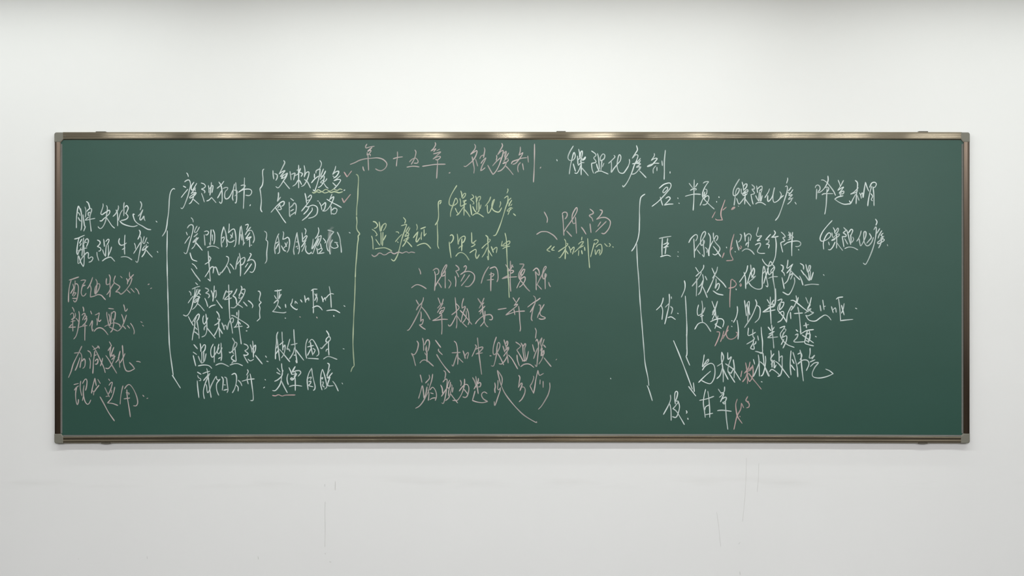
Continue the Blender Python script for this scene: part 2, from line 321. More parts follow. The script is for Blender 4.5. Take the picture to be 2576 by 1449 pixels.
# ------------------------------------------------------------------ what is written on it: strokes as "x y x y ..." in zoomed photo coordinates, '#': x0 y0 scale of the zoom
CHALK = """
@W|chalk_writing|white chalk line at the far left, first of the two white lines there
#180 500 16
195 1170 195 1000 200 750 225 550 245 400 275 300 300 330 340 420 380 540 405 650 415 850 410 1050 400 1180 375 1270
265 550 310 600 345 680
270 755 320 850 370 900
460 640 480 800 500 950 520 1080 550 1130 520 1220 490 1300
360 390 390 550 400 650
600 110 670 170 710 280 730 380 720 400 650 460 620 510
540 330 575 450 575 600 555 740
740 385 800 410 800 500 750 650 735 800 760 1050 790 1310
750 550 680 560 670 640 690 690
680 740 590 810 550 865 550 865 700 840 830 810 940 790
1265 200 1270 290 1230 430 1170 600 1170 600 1230 640 1330 570 1420 520 1500 460 1540 500 1520 600 1430 690 1390 740
1405 270 1440 360 1430 500 1410 640 1390 740 1380 850 1320 1020 1240 1150 1160 1200 1090 1160 1070 1120
1140 890 1210 890 1300 800 1380 740
1390 740 1500 900 1620 1080 1730 1180
1880 280 1890 360 1850 480 1760 620 1670 710
1790 450 1840 560 1850 700 1855 900 1855 1090
2120 150 2100 300 2110 500 2100 690
2050 450 1960 600 1900 820 1900 870
2150 340 2220 275 2280 370 2240 490 2190 600
2160 570 2250 660 2270 740 2200 820 2080 860 1990 880
1945 900 2050 1000 2250 1080 2480 1120 2650 1075
#280 500 16
1165 110 1215 200 1215 300 1160 450
1270 440 1180 590 1080 700
1270 450 1190 650 1150 800 1180 860 1260 780 1310 700 1320 800 1360 880
930 630 880 620 890 720 950 880 1070 1000 1250 1100 1450 1220 1590 1245
1800 900 1840 940
@W|chalk_writing|white chalk line at the far left, below the first
#180 585 16
120 260 250 230 400 160 520 110
320 215 280 280 240 500 215 700 215 830 250 890 280 800 350 680 380 610
410 270 320 430
390 440 335 540
260 740 300 720 430 680 510 640 620 620
485 215 465 400 450 600 430 800 415 940
490 500 500 700 510 900 510 1100 495 1300 470 1370 470 1370 370 1200 350 1130 290 950 265 970 260 1100 260 1240 310 1230 360 1130 430 1010 530 890 630 800 680 850 670 1000 700 1040 800 980 860 1030 800 1150 700 1195
490 480 550 320 630 250 680 330 650 450 600 570
550 390 605 400
1040 300 1130 350 1150 430 1080 530 1040 560 1150 610 1180 680 1140 740 1090 745
1020 790 1030 920 1060 1020 1095 1130
1290 270 1310 400 1320 560
1380 360 1460 270 1510 290 1480 400 1430 480
1250 690 1300 850 1365 960
1400 500 1380 700 1365 960
1470 490 1485 700 1480 940
1610 580 1570 720 1480 940 1460 980
1240 1145 1350 1060 1490 1000 1590 1000 1680 1090 1740 1160
1930 240 1900 350 1920 450 1990 510 2100 490 2210 420
2150 100 2140 250 2130 500 2130 700 2140 880
2040 680 2150 620
1990 990 2130 970 2280 1000 2430 1100
#280 585 16
1120 -100 1160 -40 1160 60 1120 170 1070 270
1140 130 1200 220 1205 400 1170 650 1120 900 1080 1120 1040 1200 980 1150
930 430 970 540 970 650
1170 400 1050 600 900 840
1325 160 1300 260 1270 410 1330 450 1330 450 1430 210
1440 390 1490 430
1350 530 1270 650 1250 720 1330 680 1480 550
1410 470 1380 700 1320 850 1230 980
1410 710 1520 850 1650 990
1850 760 1875 800
@P|chalk_writing|pale pink chalk line, topmost of the four at the lower left
#160 680 10.689
150 265 230 240 330 205 405 180
205 270 180 340 150 480 135 650 130 850
310 280 305 400 280 550 240 680
250 370 270 470 230 550 190 620
300 370 360 365 395 430 395 550 375 700 340 820 300 850 265 810
250 620 320 600 330 620 270 700
240 755 350 755
465 275 530 260 595 265 595 265 560 330 500 410
500 430 580 400 580 400 510 430 480 540 475 620 510 690 560 680 605 620
780 190 740 310 690 420 640 490
720 410 740 500 725 620 720 720 720 720 820 695 920 655 1010 670 1070 730 1125 790
865 240 900 310 895 400 880 500 855 640 835 560 860 440 930 360 970 380 960 470 910 570 860 640
1155 220 1145 310 1155 380 1200 380 1240 350
1225 120 1255 200 1245 350 1255 550 1240 715
1390 150 1350 280 1370 340 1450 390 1510 440 1480 500 1400 580 1400 580 1480 590 1540 640 1620 590 1700 500 1790 370 1840 220
1360 340 1280 460 1220 580 1160 655
1530 160 1575 205
1775 50 1770 130 1790 190 1840 160 1880 115
1690 220 1720 280 1715 370
1830 200 1770 230 1720 330
1710 530 1790 610
1810 490 1900 590
1930 480 1990 540 2030 640
2270 385 2300 370
2335 490 2370 475
@P|chalk_writing|pale pink chalk line, second of the four at the lower left
#160 760 10.689
235 140 270 200 285 260
180 340 230 290 270 330 265 420 220 470
310 290 320 360 280 430 210 470
195 530 250 510 310 500
250 480 245 600 250 780
220 600 140 685 140 685 320 670
410 250 425 350 420 480 400 640 370 800 330 920 275 990
330 430 380 490 410 540
520 130 540 190 540 250
490 350 550 300 580 330 540 410 510 480
580 370 620 390 560 480
620 420 620 480 580 560 510 630
420 680 500 650 630 630
575 560 575 700 570 860 570 1030
725 240 755 320
700 640 740 560 770 500 775 560 760 680 780 780 800 730
850 345 910 320 960 290 940 400 930 480 960 520 1005 480
890 440 905 530 900 620
820 790 880 720 960 690 1040 710 1120 780 1195 880
1210 170 1345 185
1160 270 1165 370 1190 500 1220 640
1215 320 1240 420 1230 520
1285 270 1275 400 1260 560 1240 640
1300 310 1340 255 1385 270 1390 340 1370 480
1330 450 1350 560 1330 680 1300 770 1260 810
1105 655 1200 610 1330 560 1420 570 1500 610 1525 665
1230 670 1330 720 1450 780 1450 780 1510 740 1580 640 1640 500 1690 350
1560 330 1600 440 1620 550
1615 70 1640 160 1655 240 1690 230 1715 180
1600 640 1670 720
1715 630 1775 700
1800 570 1860 660 1900 780 1890 860
2075 525 2115 550
2120 620 2150 645
@P|chalk_writing|pale pink chalk line, third of the four at the lower left
#160 855 10.689
490 170 420 320 340 480 260 650 200 850 130 1015
290 355 380 345 440 345 480 400 490 500 460 620 440 745
440 480 400 600 350 740 310 820
500 570 550 510 580 560 575 680 550 740 515 765
650 290 710 330 740 400 735 460
690 490 720 590 710 770
770 160 850 260 930 420 1010 590 1080 740 1120 880
800 260 860 230 930 190 910 165 940 180 960 230
840 300 820 450 800 600 795 750 785 900
840 420 880 400
850 570 890 520 920 530 920 600 890 650 850 650
1050 490 1030 590 990 700
1230 50 1265 110 1280 160
1290 150 1240 220 1195 290
1270 180 1250 300 1250 440
1350 200 1300 330 1260 470
1360 390 1290 430 1380 440 1290 530
1370 480 1320 600 1270 700 1200 770 1130 760
1135 420 1220 540 1300 680 1430 900
1520 305 1490 420 1470 520 1400 610
1460 480 1495 560 1510 740
1580 150 1590 280 1600 450 1610 600 1640 740 1690 830 1780 840 1910 775 1910 775 1850 690 1770 610
1650 370 1590 500 1520 620
1960 580 2010 580 2065 600
@P|chalk_writing|pale pink chalk line, lowest of the four at the lower left
#160 945 10.689
280 240 400 210
400 275 340 320 290 390
350 320 325 450 325 600 345 720 370 780 395 720 400 640
460 150 445 290 460 420 490 540
510 210 560 120 605 90 630 160 615 300 590 395
550 260 530 400 540 560 580 700 640 770 690 740 730 655
530 560 505 670
840 70 800 220 770 350 750 470
840 70 860 180 880 270
920 100 985 210
770 400 820 430 880 350 950 260
815 420 805 520
1210 90 1240 135
1220 260 1270 190 1310 180 1290 290 1250 410 1210 490
1110 320 1160 430 1230 570
1290 390 1285 460
1140 560 1200 550
1375 310 1340 470 1280 620 1180 735 1180 735 1320 750 1455 800
980 570 1080 750 1210 990 1365 1215
1595 275 1560 420 1535 580 1520 765
1640 350 1700 270 1770 240 1850 320 1930 470 1980 620 1990 740 1950 810 1880 810
1700 380 1710 550 1740 750 1770 930 1795 1110
1680 460 1760 470 1750 510
1625 625 1780 600
2130 525 2160 560
2240 615 2265 605
@W|chalk_brace|tall white chalk brace opening right of the white lines at the far left
#405 420 10.689
370 595 335 580 280 630 240 740 222 900 215 1050 200 1250 172 1440 160 1560 130 1700 90 1780 35 1860
#405 545 9.436
150 335 145 600 142 900 150 1440
#405 545 1
16 150 17.5 208 20 297 22.5 338 30.7 398.5
28.5 399 38 414 48.7 431
@W|chalk_writing|white chalk line beside the top of the tall left brace
#405 420 10.689
690 160 720 200 735 260
635 400 690 360 750 350 785 410 790 500 765 620 730 760 680 900 620 1050 570 1120 535 1100
600 515 665 550
720 600 620 720 545 820
885 410 820 510 815 600 850 620 920 510 960 440
930 560 870 640 810 720
915 600 925 640
840 700 930 680 945 710 900 760
945 690 860 740 780 800 780 840 860 800 940 720
900 720 860 850 810 950 760 990
860 860 940 930 1020 1000
1080 430 1160 460 1195 520 1150 570 1090 595 1160 630 1180 670 1165 700
1090 710 1130 820 1165 940
1275 500 1290 600 1290 690
1310 580 1380 500 1400 520 1390 600 1370 690
1335 550 1330 640
1355 415 1350 540 1315 760
1230 915 1290 890 1360 820 1360 820 1420 890 1480 960
1690 385 1620 480 1510 575
1555 405 1610 490 1640 640 1645 800 1640 930 1610 980 1570 940
1620 640 1570 750 1520 835
1670 580 1740 550 1795 560 1780 610 1730 660 1710 760 1720 830 1750 860 1810 840 1870 760 1930 620
1975 460 1945 600 1930 760 1920 830 1940 900
2010 420 2020 600 2035 760 2030 900 2010 970 1990 960
1965 620 2040 640 2050 680 2040 730 1985 780
2150 500 2225 485 2265 505 2220 570 2085 680 2085 680 2180 620 2300 595 2400 605 2440 660 2420 730 2370 770 2280 760
2245 290 2240 500 2230 800 2215 1120
2405 1015 2390 1045
@W|chalk_brace|small white chalk brace beside the two uppermost short white lines
#640 390 9.436
225 335 200 360 195 450 205 560 200 660 180 730 130 800 130 800 150 920 165 1100 150 1280 180 1350
@W|chalk_writing|short white chalk line over the double yellow wavy underline
#640 390 9.436
440 370 445 470 460 570
480 440 540 470 540 540 510 600
695 130 720 180 680 270 630 370 585 450 585 450 650 400 725 370 680 430 620 510 710 470 780 430 720 520 650 560
785 430 750 520 690 610 620 720 560 780 510 750
690 470 640 560
690 620 760 710 835 800
845 390 860 490 870 590
880 460 960 430 950 500 930 590
1050 240 1050 500 1050 780
1010 360 1090 340
1095 320 1050 430 970 490
1070 410 1140 440 1110 510
1040 590 980 690 910 740
1070 600 1120 700
1180 250 1200 380 1185 520
1190 500 1230 420 1290 400 1290 470 1250 590 1180 710 1120 745
1190 580 1260 640 1330 780
1555 130 1590 190 1580 260 1550 320
1460 430 1470 370 1560 325 1560 325 1545 480 1510 620 1470 750 1430 850 1395 825
1425 450 1425 540
1520 500 1430 570 1355 660
1640 330 1600 430 1570 500
1690 380 1640 480 1560 580
1570 520 1650 470
1660 500 1650 580 1620 680 1560 750 1515 770
1720 560 1690 610 1620 660 1570 650 1630 590
1640 660 1700 750 1750 790
1930 265 1910 350 1860 460 1860 460 1930 400 2000 385 1990 440 1940 510 1880 545
1865 500 1880 510
2040 490 1960 560 1890 610 1890 610 1980 580 2045 590 2020 650 1950 740 1880 810
1860 660 1940 740
2125 840 2145 830
@Y|chalk_underline|double wavy yellow chalk underline
#640 390 9.436
1375 880 1410 905 1450 870 1510 825 1560 850 1610 870 1660 830 1710 815 1770 850 1820 850 1880 810 1930 830 1970 840 2030 805 2085 825
1375 890 1430 895 1480 870 1540 890 1600 870 1660 900 1720 890 1770 870 1820 890 1890 870 1950 880 2010 895 2095 870
@R|chalk_tick|small reddish chalk tick after the upper of the two short white lines
#640 390 9.436
2130 405 2200 520 2200 520 2305 380
@R|chalk_tick|small reddish chalk tick after the lower of the two short white lines
#640 390 9.436
2080 1025 2125 1130 2125 1130 2280 935
@W|chalk_writing|short white chalk line just under the double yellow wavy underline
#640 390 9.436
570 890 570 980 545 1100 545 1100 620 1000
395 1360 500 1240 620 1130 690 1100 710 1130 690 1190 640 1220
500 1250 600 1400 670 1510 744 1610
600 1170 620 1230 640 1280 600 1300 570 1290
600 1180 550 1260
860 1030 930 1085
825 1120 830 1280 835 1440 854 1463
840 1250 900 1200 950 1140 990 1190 990 1300 970 1410
860 1330 930 1290
850 1440 980 1350
1200 910 1225 1020 1240 1150
1270 1010 1330 950 1355 980 1330 1050 1240 1180 1120 1330
1250 1080 1320 1060
1220 1220 1270 1230 1380 1190 1470 1220 1500 1290 1480 1400 1400 1470 1284 1503
1300 1230 1250 1320 1170 1405
1370 1250 1370 1310 1300 1400 1240 1470 1134 1553
1500 1090 1520 1095
1540 1120 1580 1200 1600 1300
1600 1200 1680 1130 1690 1180 1660 1290 1620 1320
1840 930 1800 1030 1775 1070
1780 1060 1880 990 1860 1080 1790 1220 1700 1320 1620 1330
1720 1050 1830 1120 1950 1180 2065 1245
1820 1220 1820 1320 1825 1410
1840 1310 1900 1260 1960 1290 1940 1370 1900 1400 1840 1390
@Y|chalk_brace|tall yellow chalk brace left of the yellow writing
#640 390 9.436
2415 460 2450 480 2470 560 2460 800 2450 1050 2430 1250 2425 1440
#650 545 9.436
2330 0 2340 130 2330 240 2345 320 2395 390 2400 420 2370 460 2370 540 2350 680 2335 900 2310 1200 2300 1440
#650 545 1
243.7 152.6 242.5 197 240 250 238 307 238.5 337 241 375 241 375 236 381 232.7 390
@W|chalk_writing|white chalk line of four characters second beside the tall left brace
#405 545 9.436
715 25 755 70 765 130
625 270 670 210 725 190 765 230 755 340 720 480 680 620 640 770 610 860 580 880 545 850
600 370 625 435
680 470 620 550 565 635
855 225 810 310 795 370 840 370 880 310 910 250
870 400 830 440 780 480
880 500 830 530 780 580 760 610 820 580 890 500
840 490 830 590 790 700 730 765
820 610 900 700 980 800
1030 355 1090 340 1130 370 1100 430 1060 430
1025 430 1035 550 1045 680
1190 310 1180 480 1175 670
1235 310 1270 400 1275 540 1255 650
1220 430 1225 570
1150 620 1160 670
1095 730 1190 700 1290 710 1375 755
1445 720 1430 600 1440 420 1490 240 1490 240 1540 400 1560 580 1570 680 1545 720
1445 510 1500 480
1460 620 1510 500
1620 170 1615 280 1600 385 1600 385 1680 310 1740 300 1770 420 1780 560 1760 680 1735 715
1700 380 1690 450 1650 520
1650 430 1700 490
1570 540 1610 600 1680 600 1740 560
1885 240 1870 400 1850 660
1905 220 1930 400 1960 600 1950 680
1900 420 1920 560
1985 620 1950 650
2005 200 2060 180 2070 210 2030 310
2130 250 2060 330 2000 430 2000 430
2070 340 2150 330 2200 430 2215 540 2185 620
2110 380 2070 440 2020 520 2100 490 2140 480 2090 530 2040 560
2100 510 2105 620 2105 715
2140 680 2150 675
@W|chalk_brace|small white chalk brace after the second pair of white lines
#405 545 9.436
2455 345 2500 380 2510 450 2490 550 2490 550 2530 590 2530 680 2510 850 2510 1030 2470 1110
@W|chalk_writing|white chalk line of four characters third beside the tall left brace
#405 545 9.436
690 860 710 940 750 1020 855 1060
740 1115 800 1160 855 1240
720 1235 810 1370 880 1460 930 1530
1120 820 1130 1000 1150 1250 1165 1440 1170 1530 1170 1530 1115 1480
1180 990 1150 1060 1045 1130
1130 930 1190 990
1045 1430 1130 1300 1180 1210 1230 1190 1250 1220 1235 1340
1250 1220 1300 1200 1340 1290 1370 1380 1400 1370 1405 1320
1550 940 1600 970 1600 1050 1560 1150 1500 1250 1430 1340
1550 1150 1600 1230 1645 1340
1640 1120 1690 1180 1730 1250
1840 950 1800 1080 1770 1250
1860 870 1880 1000 1890 1200 1885 1410
1810 1130 1900 1010 1980 970 1990 1040 1940 1130 1870 1150
2110 870 2140 900 2090 1000 2050 1060 2050 1060 2130 1020 2200 1040 2240 1130 2220 1250 2170 1320 2110 1310
2060 1110 2000 1200
2150 1120 2070 1240 1975 1370
@W|chalk_writing|white chalk line of four characters with a rubbed smudge through its last character
#650 545 9.436
485 405 440 500 400 640 385 760 400 880
465 460 490 600 500 740 500 840 460 880
400 640 470 600
410 770 480 640
585 355 600 400 580 540 580 540 640 520 690 490 730 530 740 640 720 780 680 850
690 600 660 680 600 750
630 620 670 710
545 690 600 790 650 820
920 380 880 540 850 700 835 800 850 900
920 400 940 560 970 720 970 820 945 885
900 600 940 600
890 720 930 700
930 740 935 765
1100 280 1130 330 1110 420
1035 380 1045 480 1050 600
1060 530 1120 460 1155 460 1120 540 1060 600
1130 560 1070 650 1020 720
1115 630 1080 730 1030 830
1130 690 1120 790 1160 860 1210 880 1260 840
1420 260 1435 340 1400 450 1350 520
1300 530 1290 640 1265 765
1430 460 1370 600 1290 750 1270 760
1440 520 1350 720 1290 880 1260 850
1440 480 1490 450 1470 560 1400 700
1470 640 1500 760
1385 740 1410 880
1410 790 1500 750 1510 790 1440 870
1400 880 1480 870 1560 855
1540 515 1595 590 1580 625
1650 320 1730 340 1790 360 1790 360 1710 460 1640 580 1620 680 1640 780 1670 820
1760 550 1710 650 1720 710 1790 750 1850 740 1890 710 1860 640
1810 610 1880 620
1875 370 1930 500 1950 640 1965 760 1970 850
1690 700 1690 800 1705 890
2155 375 2180 390
@W|chalk_writing|white chalk line of four characters fourth beside the tall left brace
#405 690 9.436
820 200 870 250
740 350 830 310 920 285
810 330 800 450 770 600 730 780 680 900 630 970 590 990 530 965
670 405 705 440 710 500
760 520 700 600 645 680
860 350 830 450 800 540
930 370 890 440 830 520 790 590
870 430 900 380 900 360
905 450 940 485
840 520 890 530 920 550 830 640
900 560 840 590 790 640 790 670 840 650 900 580
905 520 880 640 850 720 800 790 745 835
860 690 940 760 1030 870
1050 325 1110 350 1130 390 1060 445 1060 445 1130 470 1150 520 1120 560
1040 570 1080 660 1110 765
1190 385 1220 460 1230 550
1230 470 1300 380 1310 430 1310 500 1285 560
1265 275 1255 450 1230 640
1140 795 1200 750 1290 725
1315 610 1370 690 1455 805
1550 385 1510 480 1475 590
1560 420 1640 410 1690 400 1650 460 1530 570 1510 600 1600 585 1680 560
1605 250 1610 400 1615 600 1620 800 1635 1060
1800 350 1760 440 1705 515 1705 515 1760 550 1790 620 1800 700 1870 740 1940 790
1900 280 1920 330 1890 430 1860 520 1850 570 1900 560 1960 490 1900 440 1850 500
1920 370 1980 350 1995 390 1960 500 1900 600 1820 710 1740 790 1660 790
1955 655 2045 755
2070 625 2130 670 2180 740 2165 795
@W|chalk_brace|small white chalk brace right of the fourth and fifth white lines
#405 690 9.436
2305 400 2340 410 2360 470 2340 560 2335 620 2380 665 2380 665 2330 730 2350 800 2340 920 2350 1045 2350 1045 2280 1110
@W|chalk_writing|white chalk line of four characters fifth beside the tall left brace
#405 790 9.436
650 60 700 160 765 270
740 200 830 60 890 0 910 30 890 110 850 170
840 80 790 180
810 170 790 350 760 480 740 620
850 160 880 320 900 480 905 580
815 320 860 370
790 420 840 450 890 500
1015 40 995 100 1000 200 1030 240 1070 180 1110 90
1065 0 1080 130 1090 300 1080 430 1040 510 970 545
1080 260 1030 320 1025 380
1090 330 1180 440 1290 575
1320 -60 1370 10 1385 90
1350 90 1350 130 1400 120 1380 180 1330 230 1270 265
1370 150 1375 300 1385 420 1395 550
1370 290 1320 410 1265 510
1380 330 1460 465
1445 210 1480 290 1500 370
1490 310 1520 260 1550 290 1575 365 1600 240 1650 130 1690 90 1720 120 1710 180 1690 210
1650 160 1680 320 1700 460
1670 30 1740 50 1850 120 1980 200 2070 270 2080 310 2040 325
1800 -40 1800 30
1845 -90 1840 50 1820 180 1780 280 1735 320 1735 320 1830 300 1930 290
1830 150 1850 300 1870 450 1905 710
1850 190 1890 240
2025 400 2040 400
@W|chalk_writing|white chalk line of four characters and a colon sixth beside the tall left brace
#405 790 9.436
780 725 865 825
765 905 845 960
765 985 790 1090 825 1230
930 700 945 800 945 890
960 820 1020 730 1055 750 1040 850 1000 900
885 1000 920 1090 960 1170
970 900 970 1050 965 1160 1030 1110 1070 940
1015 900 1010 1120
885 1230 1000 1210 1100 1215 1160 1240 1205 1290
1240 715 1190 820 1180 930 1195 1000 1220 1025 1250 1000 1320 900 1380 800
1275 770 1265 950 1265 1145
1375 715 1350 820 1335 900 1380 940 1450 800
1425 690 1430 850 1440 1000 1425 1105
1365 1060 1410 1030
1300 1215 1380 1180 1470 1180 1610 1245
1695 570 1760 680
1620 900 1640 920 1720 850 1790 760 1800 690 1760 670 1730 730 1710 800 1700 900 1730 940
1750 790 1770 950 1780 1120 1730 1100 1680 1070 1680 1020 1730 970
1770 1120 1710 1130 1680 1170
1640 1210 1740 1180 1830 1180 1935 1225
1970 710 2040 740 2070 800 2030 850 1990 870 2050 920 2070 950 2020 980 1960 970 1960 970 2000 1050 2065 1160
2120 730 2150 820 2160 910
2175 640 2190 800 2195 1030
2160 840 2240 740 2240 850 2210 930
2065 1070 2110 1110 2160 1100 2200 1070
2240 980 2320 1080 2405 1185
2480 995 2505 1030
2510 1120 2545 1130
@W|chalk_writing|white chalk line of four characters and a colon lowest beside the tall left brace
#405 880 9.436
865 530 950 580
870 610 890 660 940 690 940 730 905 730
860 735 870 880 885 1010 900 1135
990 565 1080 530 1155 510
1085 445 1105 520 1110 600 1050 680 1010 730
1155 570 1110 660 1050 800 1010 950 1010 1060 1030 1160
1160 560 1100 640 1030 700
1120 640 1140 800 1160 950 1190 1130
1070 820 1085 880 1090 960 1110 1020 1150 960 1190 850 1250 730 1310 630 1320 690 1360 720 1400 700 1400 700 1330 790 1315 870 1330 980 1370 1080
1440 640 1475 700 1470 830 1455 960
1510 645 1555 680 1570 800 1590 950 1570 1015
1495 830 1530 835
1490 960 1570 940
1680 590 1750 560 1790 620 1790 740 1770 850 1740 940 1695 1020
1780 830 1830 890 1830 980
1830 720 1890 780 1920 855
2050 470 2070 520 2030 600
2065 600 2045 700 2070 810
1925 745 2070 705 2215 690
2115 570 2140 700 2160 850 2180 1000 2190 1130 2180 1200 2130 1205
2470 705 2480 715
2435 905 2460 885
@W|chalk_writing|white chalk phrase level with the small brace, four dots under it
#640 700 9.436
480 300 570 295 640 275
550 270 550 400 550 530
595 320 590 400 580 490
475 410 520 490
635 380 585 480
465 590 510 545 560 515 560 580 530 660 480 740 430 790 430 790 560 810 690 820 750 805
565 655 620 715
735 620 745 695
905 490 890 570 865 630 920 700 1000 745 1020 730
965 600 970 545 1020 600
1095 510 1130 565
1190 410 1205 500 1215 570
1220 520 1280 470 1290 530
1350 295 1400 260 1490 260
1390 270 1395 450 1400 650 1400 825
1435 370 1490 470 1480 570
1480 365 1470 440 1430 530
1380 700 1450 665 1510 660 1570 700 1610 755
1595 430 1620 500 1630 560
1640 510 1680 460 1690 530
1700 470 1760 400 1820 365 1880 375
1775 195 1800 330 1815 500 1825 695
1715 770 1820 755 1920 760 2030 820
2125 650 2150 670
730 945 740 950
1880 885 1890 905
@P|chalk_dots|two pink chalk dots under the phrase by the small brace
#640 700 9.436
1075 915 1090 920
1475 920 1490 945
@W|chalk_writing|white chalk phrase after the upper colon at lower left
#640 850 9.436
560 -140 530 -60 525 100 505 250 500 380 500 500
540 20 560 200 580 370 600 540
510 260 560 180
510 380 570 290
655 -140 660 0 670 150 675 290
690 90 650 120 600 165
680 230 720 170 730 230 710 350 680 420 640 475
595 270 680 370 760 470 840 565
840 30 810 140 775 270 810 260 845 320
935 -200 945 0 960 160 980 350 1010 590 980 540
870 165 950 150 1015 130
950 230 930 330 880 430 830 500
980 280 1070 400 1170 530
940 410 980 410
1260 25 1225 130 1215 250 1220 380 1240 485
1290 110 1350 40 1400 60 1470 180 1520 300 1525 390 1475 435
1260 215 1400 180
1330 100 1350 250 1385 410
1340 260 1300 340 1260 415
1390 250 1440 290 1400 380
1270 485 1400 490 1520 500
1710 -170 1760 -90 1770 -40
1570 235 1600 250 1680 160 1790 60 1800 0 1770 -30 1710 20 1700 90 1740 100
1760 70 1760 250 1770 410
1700 320 1710 280 1750 265
1640 500 1720 450 1800 450 1960 510
2105 255 2130 265
@W|chalk_writing|white chalk phrase after the lower colon at lower left
#640 850 9.436
540 720 610 805
530 820 610 865
645 610 650 700 665 800 650 900 560 990 480 1030
680 770 650 880 640 1000 640 1000 600 1120 530 1220 480 1255 430 1250
640 1020 700 1150 780 1300
800 850 775 940 780 1030 805 1110
820 705 860 790 890 870
910 800 970 680 930 730 900 810 1000 780 1070 780 1100 830 1040 910
900 870 1000 850 960 930 900 1000 860 970 890 950 930 990
955 800 980 850 940 920
965 940 970 1080 970 1250
830 1155 920 1130 1020 1130 1125 1145
1360 720 1300 820 1260 950 1255 1060 1275 1235
1360 730 1380 880 1410 1020 1440 1150 1430 1220 1400 1245
1270 960 1350 930 1330 990
1290 1040 1340 1030 1330 1080 1290 1130 1390 1160
1610 750 1580 870 1570 1000 1575 1120 1605 1235
1620 750 1660 870 1700 1030 1720 1150 1700 1190 1660 1215
1580 970 1620 940 1610 980
1600 1050 1640 1050 1620 1130 1660 1170
1735 600 1775 630 1765 720 1730 850 1710 890
1800 750 1740 860 1740 950 1850 830
1750 960 1790 930 1770 1000 1740 1100 1760 1140 1870 1135
1860 1030 1920 1110 1990 1260
2080 1070 2095 1095
@R|chalk_underline|short wavy pinkish chalk underline at the lower left
#640 850 9.436
430 1365 500 1375 570 1350 660 1380 740 1360 965 1355
@P|chalk_writing|pink chalk heading at the top, left half
#870 350 9.436
500 120 470 170 480 210 540 195 600 180 675 170
620 200 560 250 520 290 590 260 590 300 540 350
505 320 510 360 500 375 580 360 580 400
525 370 530 500 535 620 540 740
405 655 415 710 435 750
105 600 220 555 320 505 450 470 600 455 750 445 870 475 950 540 975 600 950 670 900 720 830 750 760 735 705 705
1125 465 1230 435 1345 420
1225 300 1225 420 1210 530 1200 640
1640 260 1665 310 1640 430 1600 520 1555 595
1510 540 1570 480 1650 450 1700 490 1715 540 1690 570 1620 570
1450 665 1560 645 1650 645 1740 660
2120 80 2130 130 2090 210 2020 280 2020 280 2110 240 2140 230 2085 300
2160 275 2225 240
2080 350 2160 330 2250 305 2160 390 2070 470 2070 470 2170 420 2240 410 2240 440 2180 490 2130 485
2180 490 2175 600 2165 770 2155 930
1820 645 1950 625 2130 600 2360 595
2450 805 2475 795
#1130 350 9.436
600 120 625 170 600 250 510 360 510 360 590 310 650 270 660 310 620 420 550 520 460 600 390 650 350 640
545 420 570 560 595 700 585 810
625 475 650 550 675 640
830 200 845 260 830 350 815 440
725 465 760 400 840 370
755 575 800 510 870 445 840 520 780 640 745 750 745 750 790 730 850 680
1250 100 1265 160 1220 250 1180 320 1150 370 1150 370 1230 290 1280 270 1270 370 1240 460 1180 630 1110 760 1040 840 1040 840 990 760 915 620
1125 385 1130 440 1115 500
1220 440 1120 530 1030 635
1355 285 1320 370 1310 420
1290 340 1350 290 1350 340 1320 450
1410 330 1370 400 1320 480
1400 450 1340 480 1290 530
1400 480 1400 510 1340 560 1270 580 1330 540
1360 560 1310 660 1230 740 1150 770
1345 640 1430 730 1520 845
1690 185 1685 290 1655 380 1655 380 1720 340 1750 320 1720 390 1650 490 1580 570 1510 600
1475 585 1510 530 1620 490 1720 455 1840 440
1690 555 1640 620 1625 700 1640 780
1740 580 1765 730
1865 400 1880 550
2025 115 2025 300 2020 600 2010 850 2000 1020
2160 690 2175 665
@W|chalk_writing|white chalk heading at the top, right half
#1380 350 8.05
165 415 175 440
500 140 440 240 400 330 395 390 430 430 500 420 540 350 520 270 500 300 480 380 450 500 430 620 420 705
500 500 520 570 545 650
610 205 625 280 630 370
640 370 650 270 680 240 685 290 670 370
585 340 590 430 595 510
600 420 640 380 680 400 640 450
690 430 745 360 735 400 700 430
600 530 660 480 720 475
655 400 660 500 660 620 660 725
650 530 620 620 575 690 530 685
670 580 740 660 805 740
870 240 940 290 960 330 915 380 950 430 955 470 870 490 870 490 880 600 910 690
990 290 1010 370 1020 470 1030 610
1050 440 1050 370 1100 300 1140 330 1120 400 1060 440
970 500 990 570 1020 640
1080 440 1070 530 1060 635
1120 490 1090 560
940 690 990 650 1070 650 1110 665 1205 705
1020 640 990 665
1325 330 1345 360 1290 420 1215 490
1270 450 1275 560 1270 670 1320 600 1400 500 1450 440 1465 360 1440 315 1415 350 1390 480 1390 570 1430 670 1510 690 1570 620 1620 540
1635 410 1640 470 1610 560
1780 130 1800 210 1770 270 1730 330 1695 385 1695 385 1760 320 1810 330 1790 410 1740 520 1680 690 1600 860 1520 965 1500 940
1860 390 1800 460 1740 500
1860 430 1820 480 1700 500
1790 430 1790 490 1860 500 1780 570 1850 560 1800 650 1740 700 1690 710
1840 640 1900 700 1975 780
1870 560 1840 620
2140 290 2140 340 2080 430 2080 430 2150 390 2200 395 2150 460 2080 530 2000 555 2050 520 2150 490 2235 490
2170 540 2120 610 2120 690
2195 570 2195 640
2295 440 2305 535
2365 225 2345 450 2345 650 2340 815
2460 660 2460 690
@Y|chalk_brace|small yellow chalk brace among the yellow writing
#920 460 9.436
1795 425 1750 430 1725 480 1725 620 1730 780 1710 900 1650 1000
1760 500 1790 450
1700 910 1700 1050 1710 1300 1708 1480 1735 1557
@Y|chalk_writing|yellow chalk phrase over the wavy pink underline
#920 545 9.436
175 115 230 130 280 200 250 260 200 280
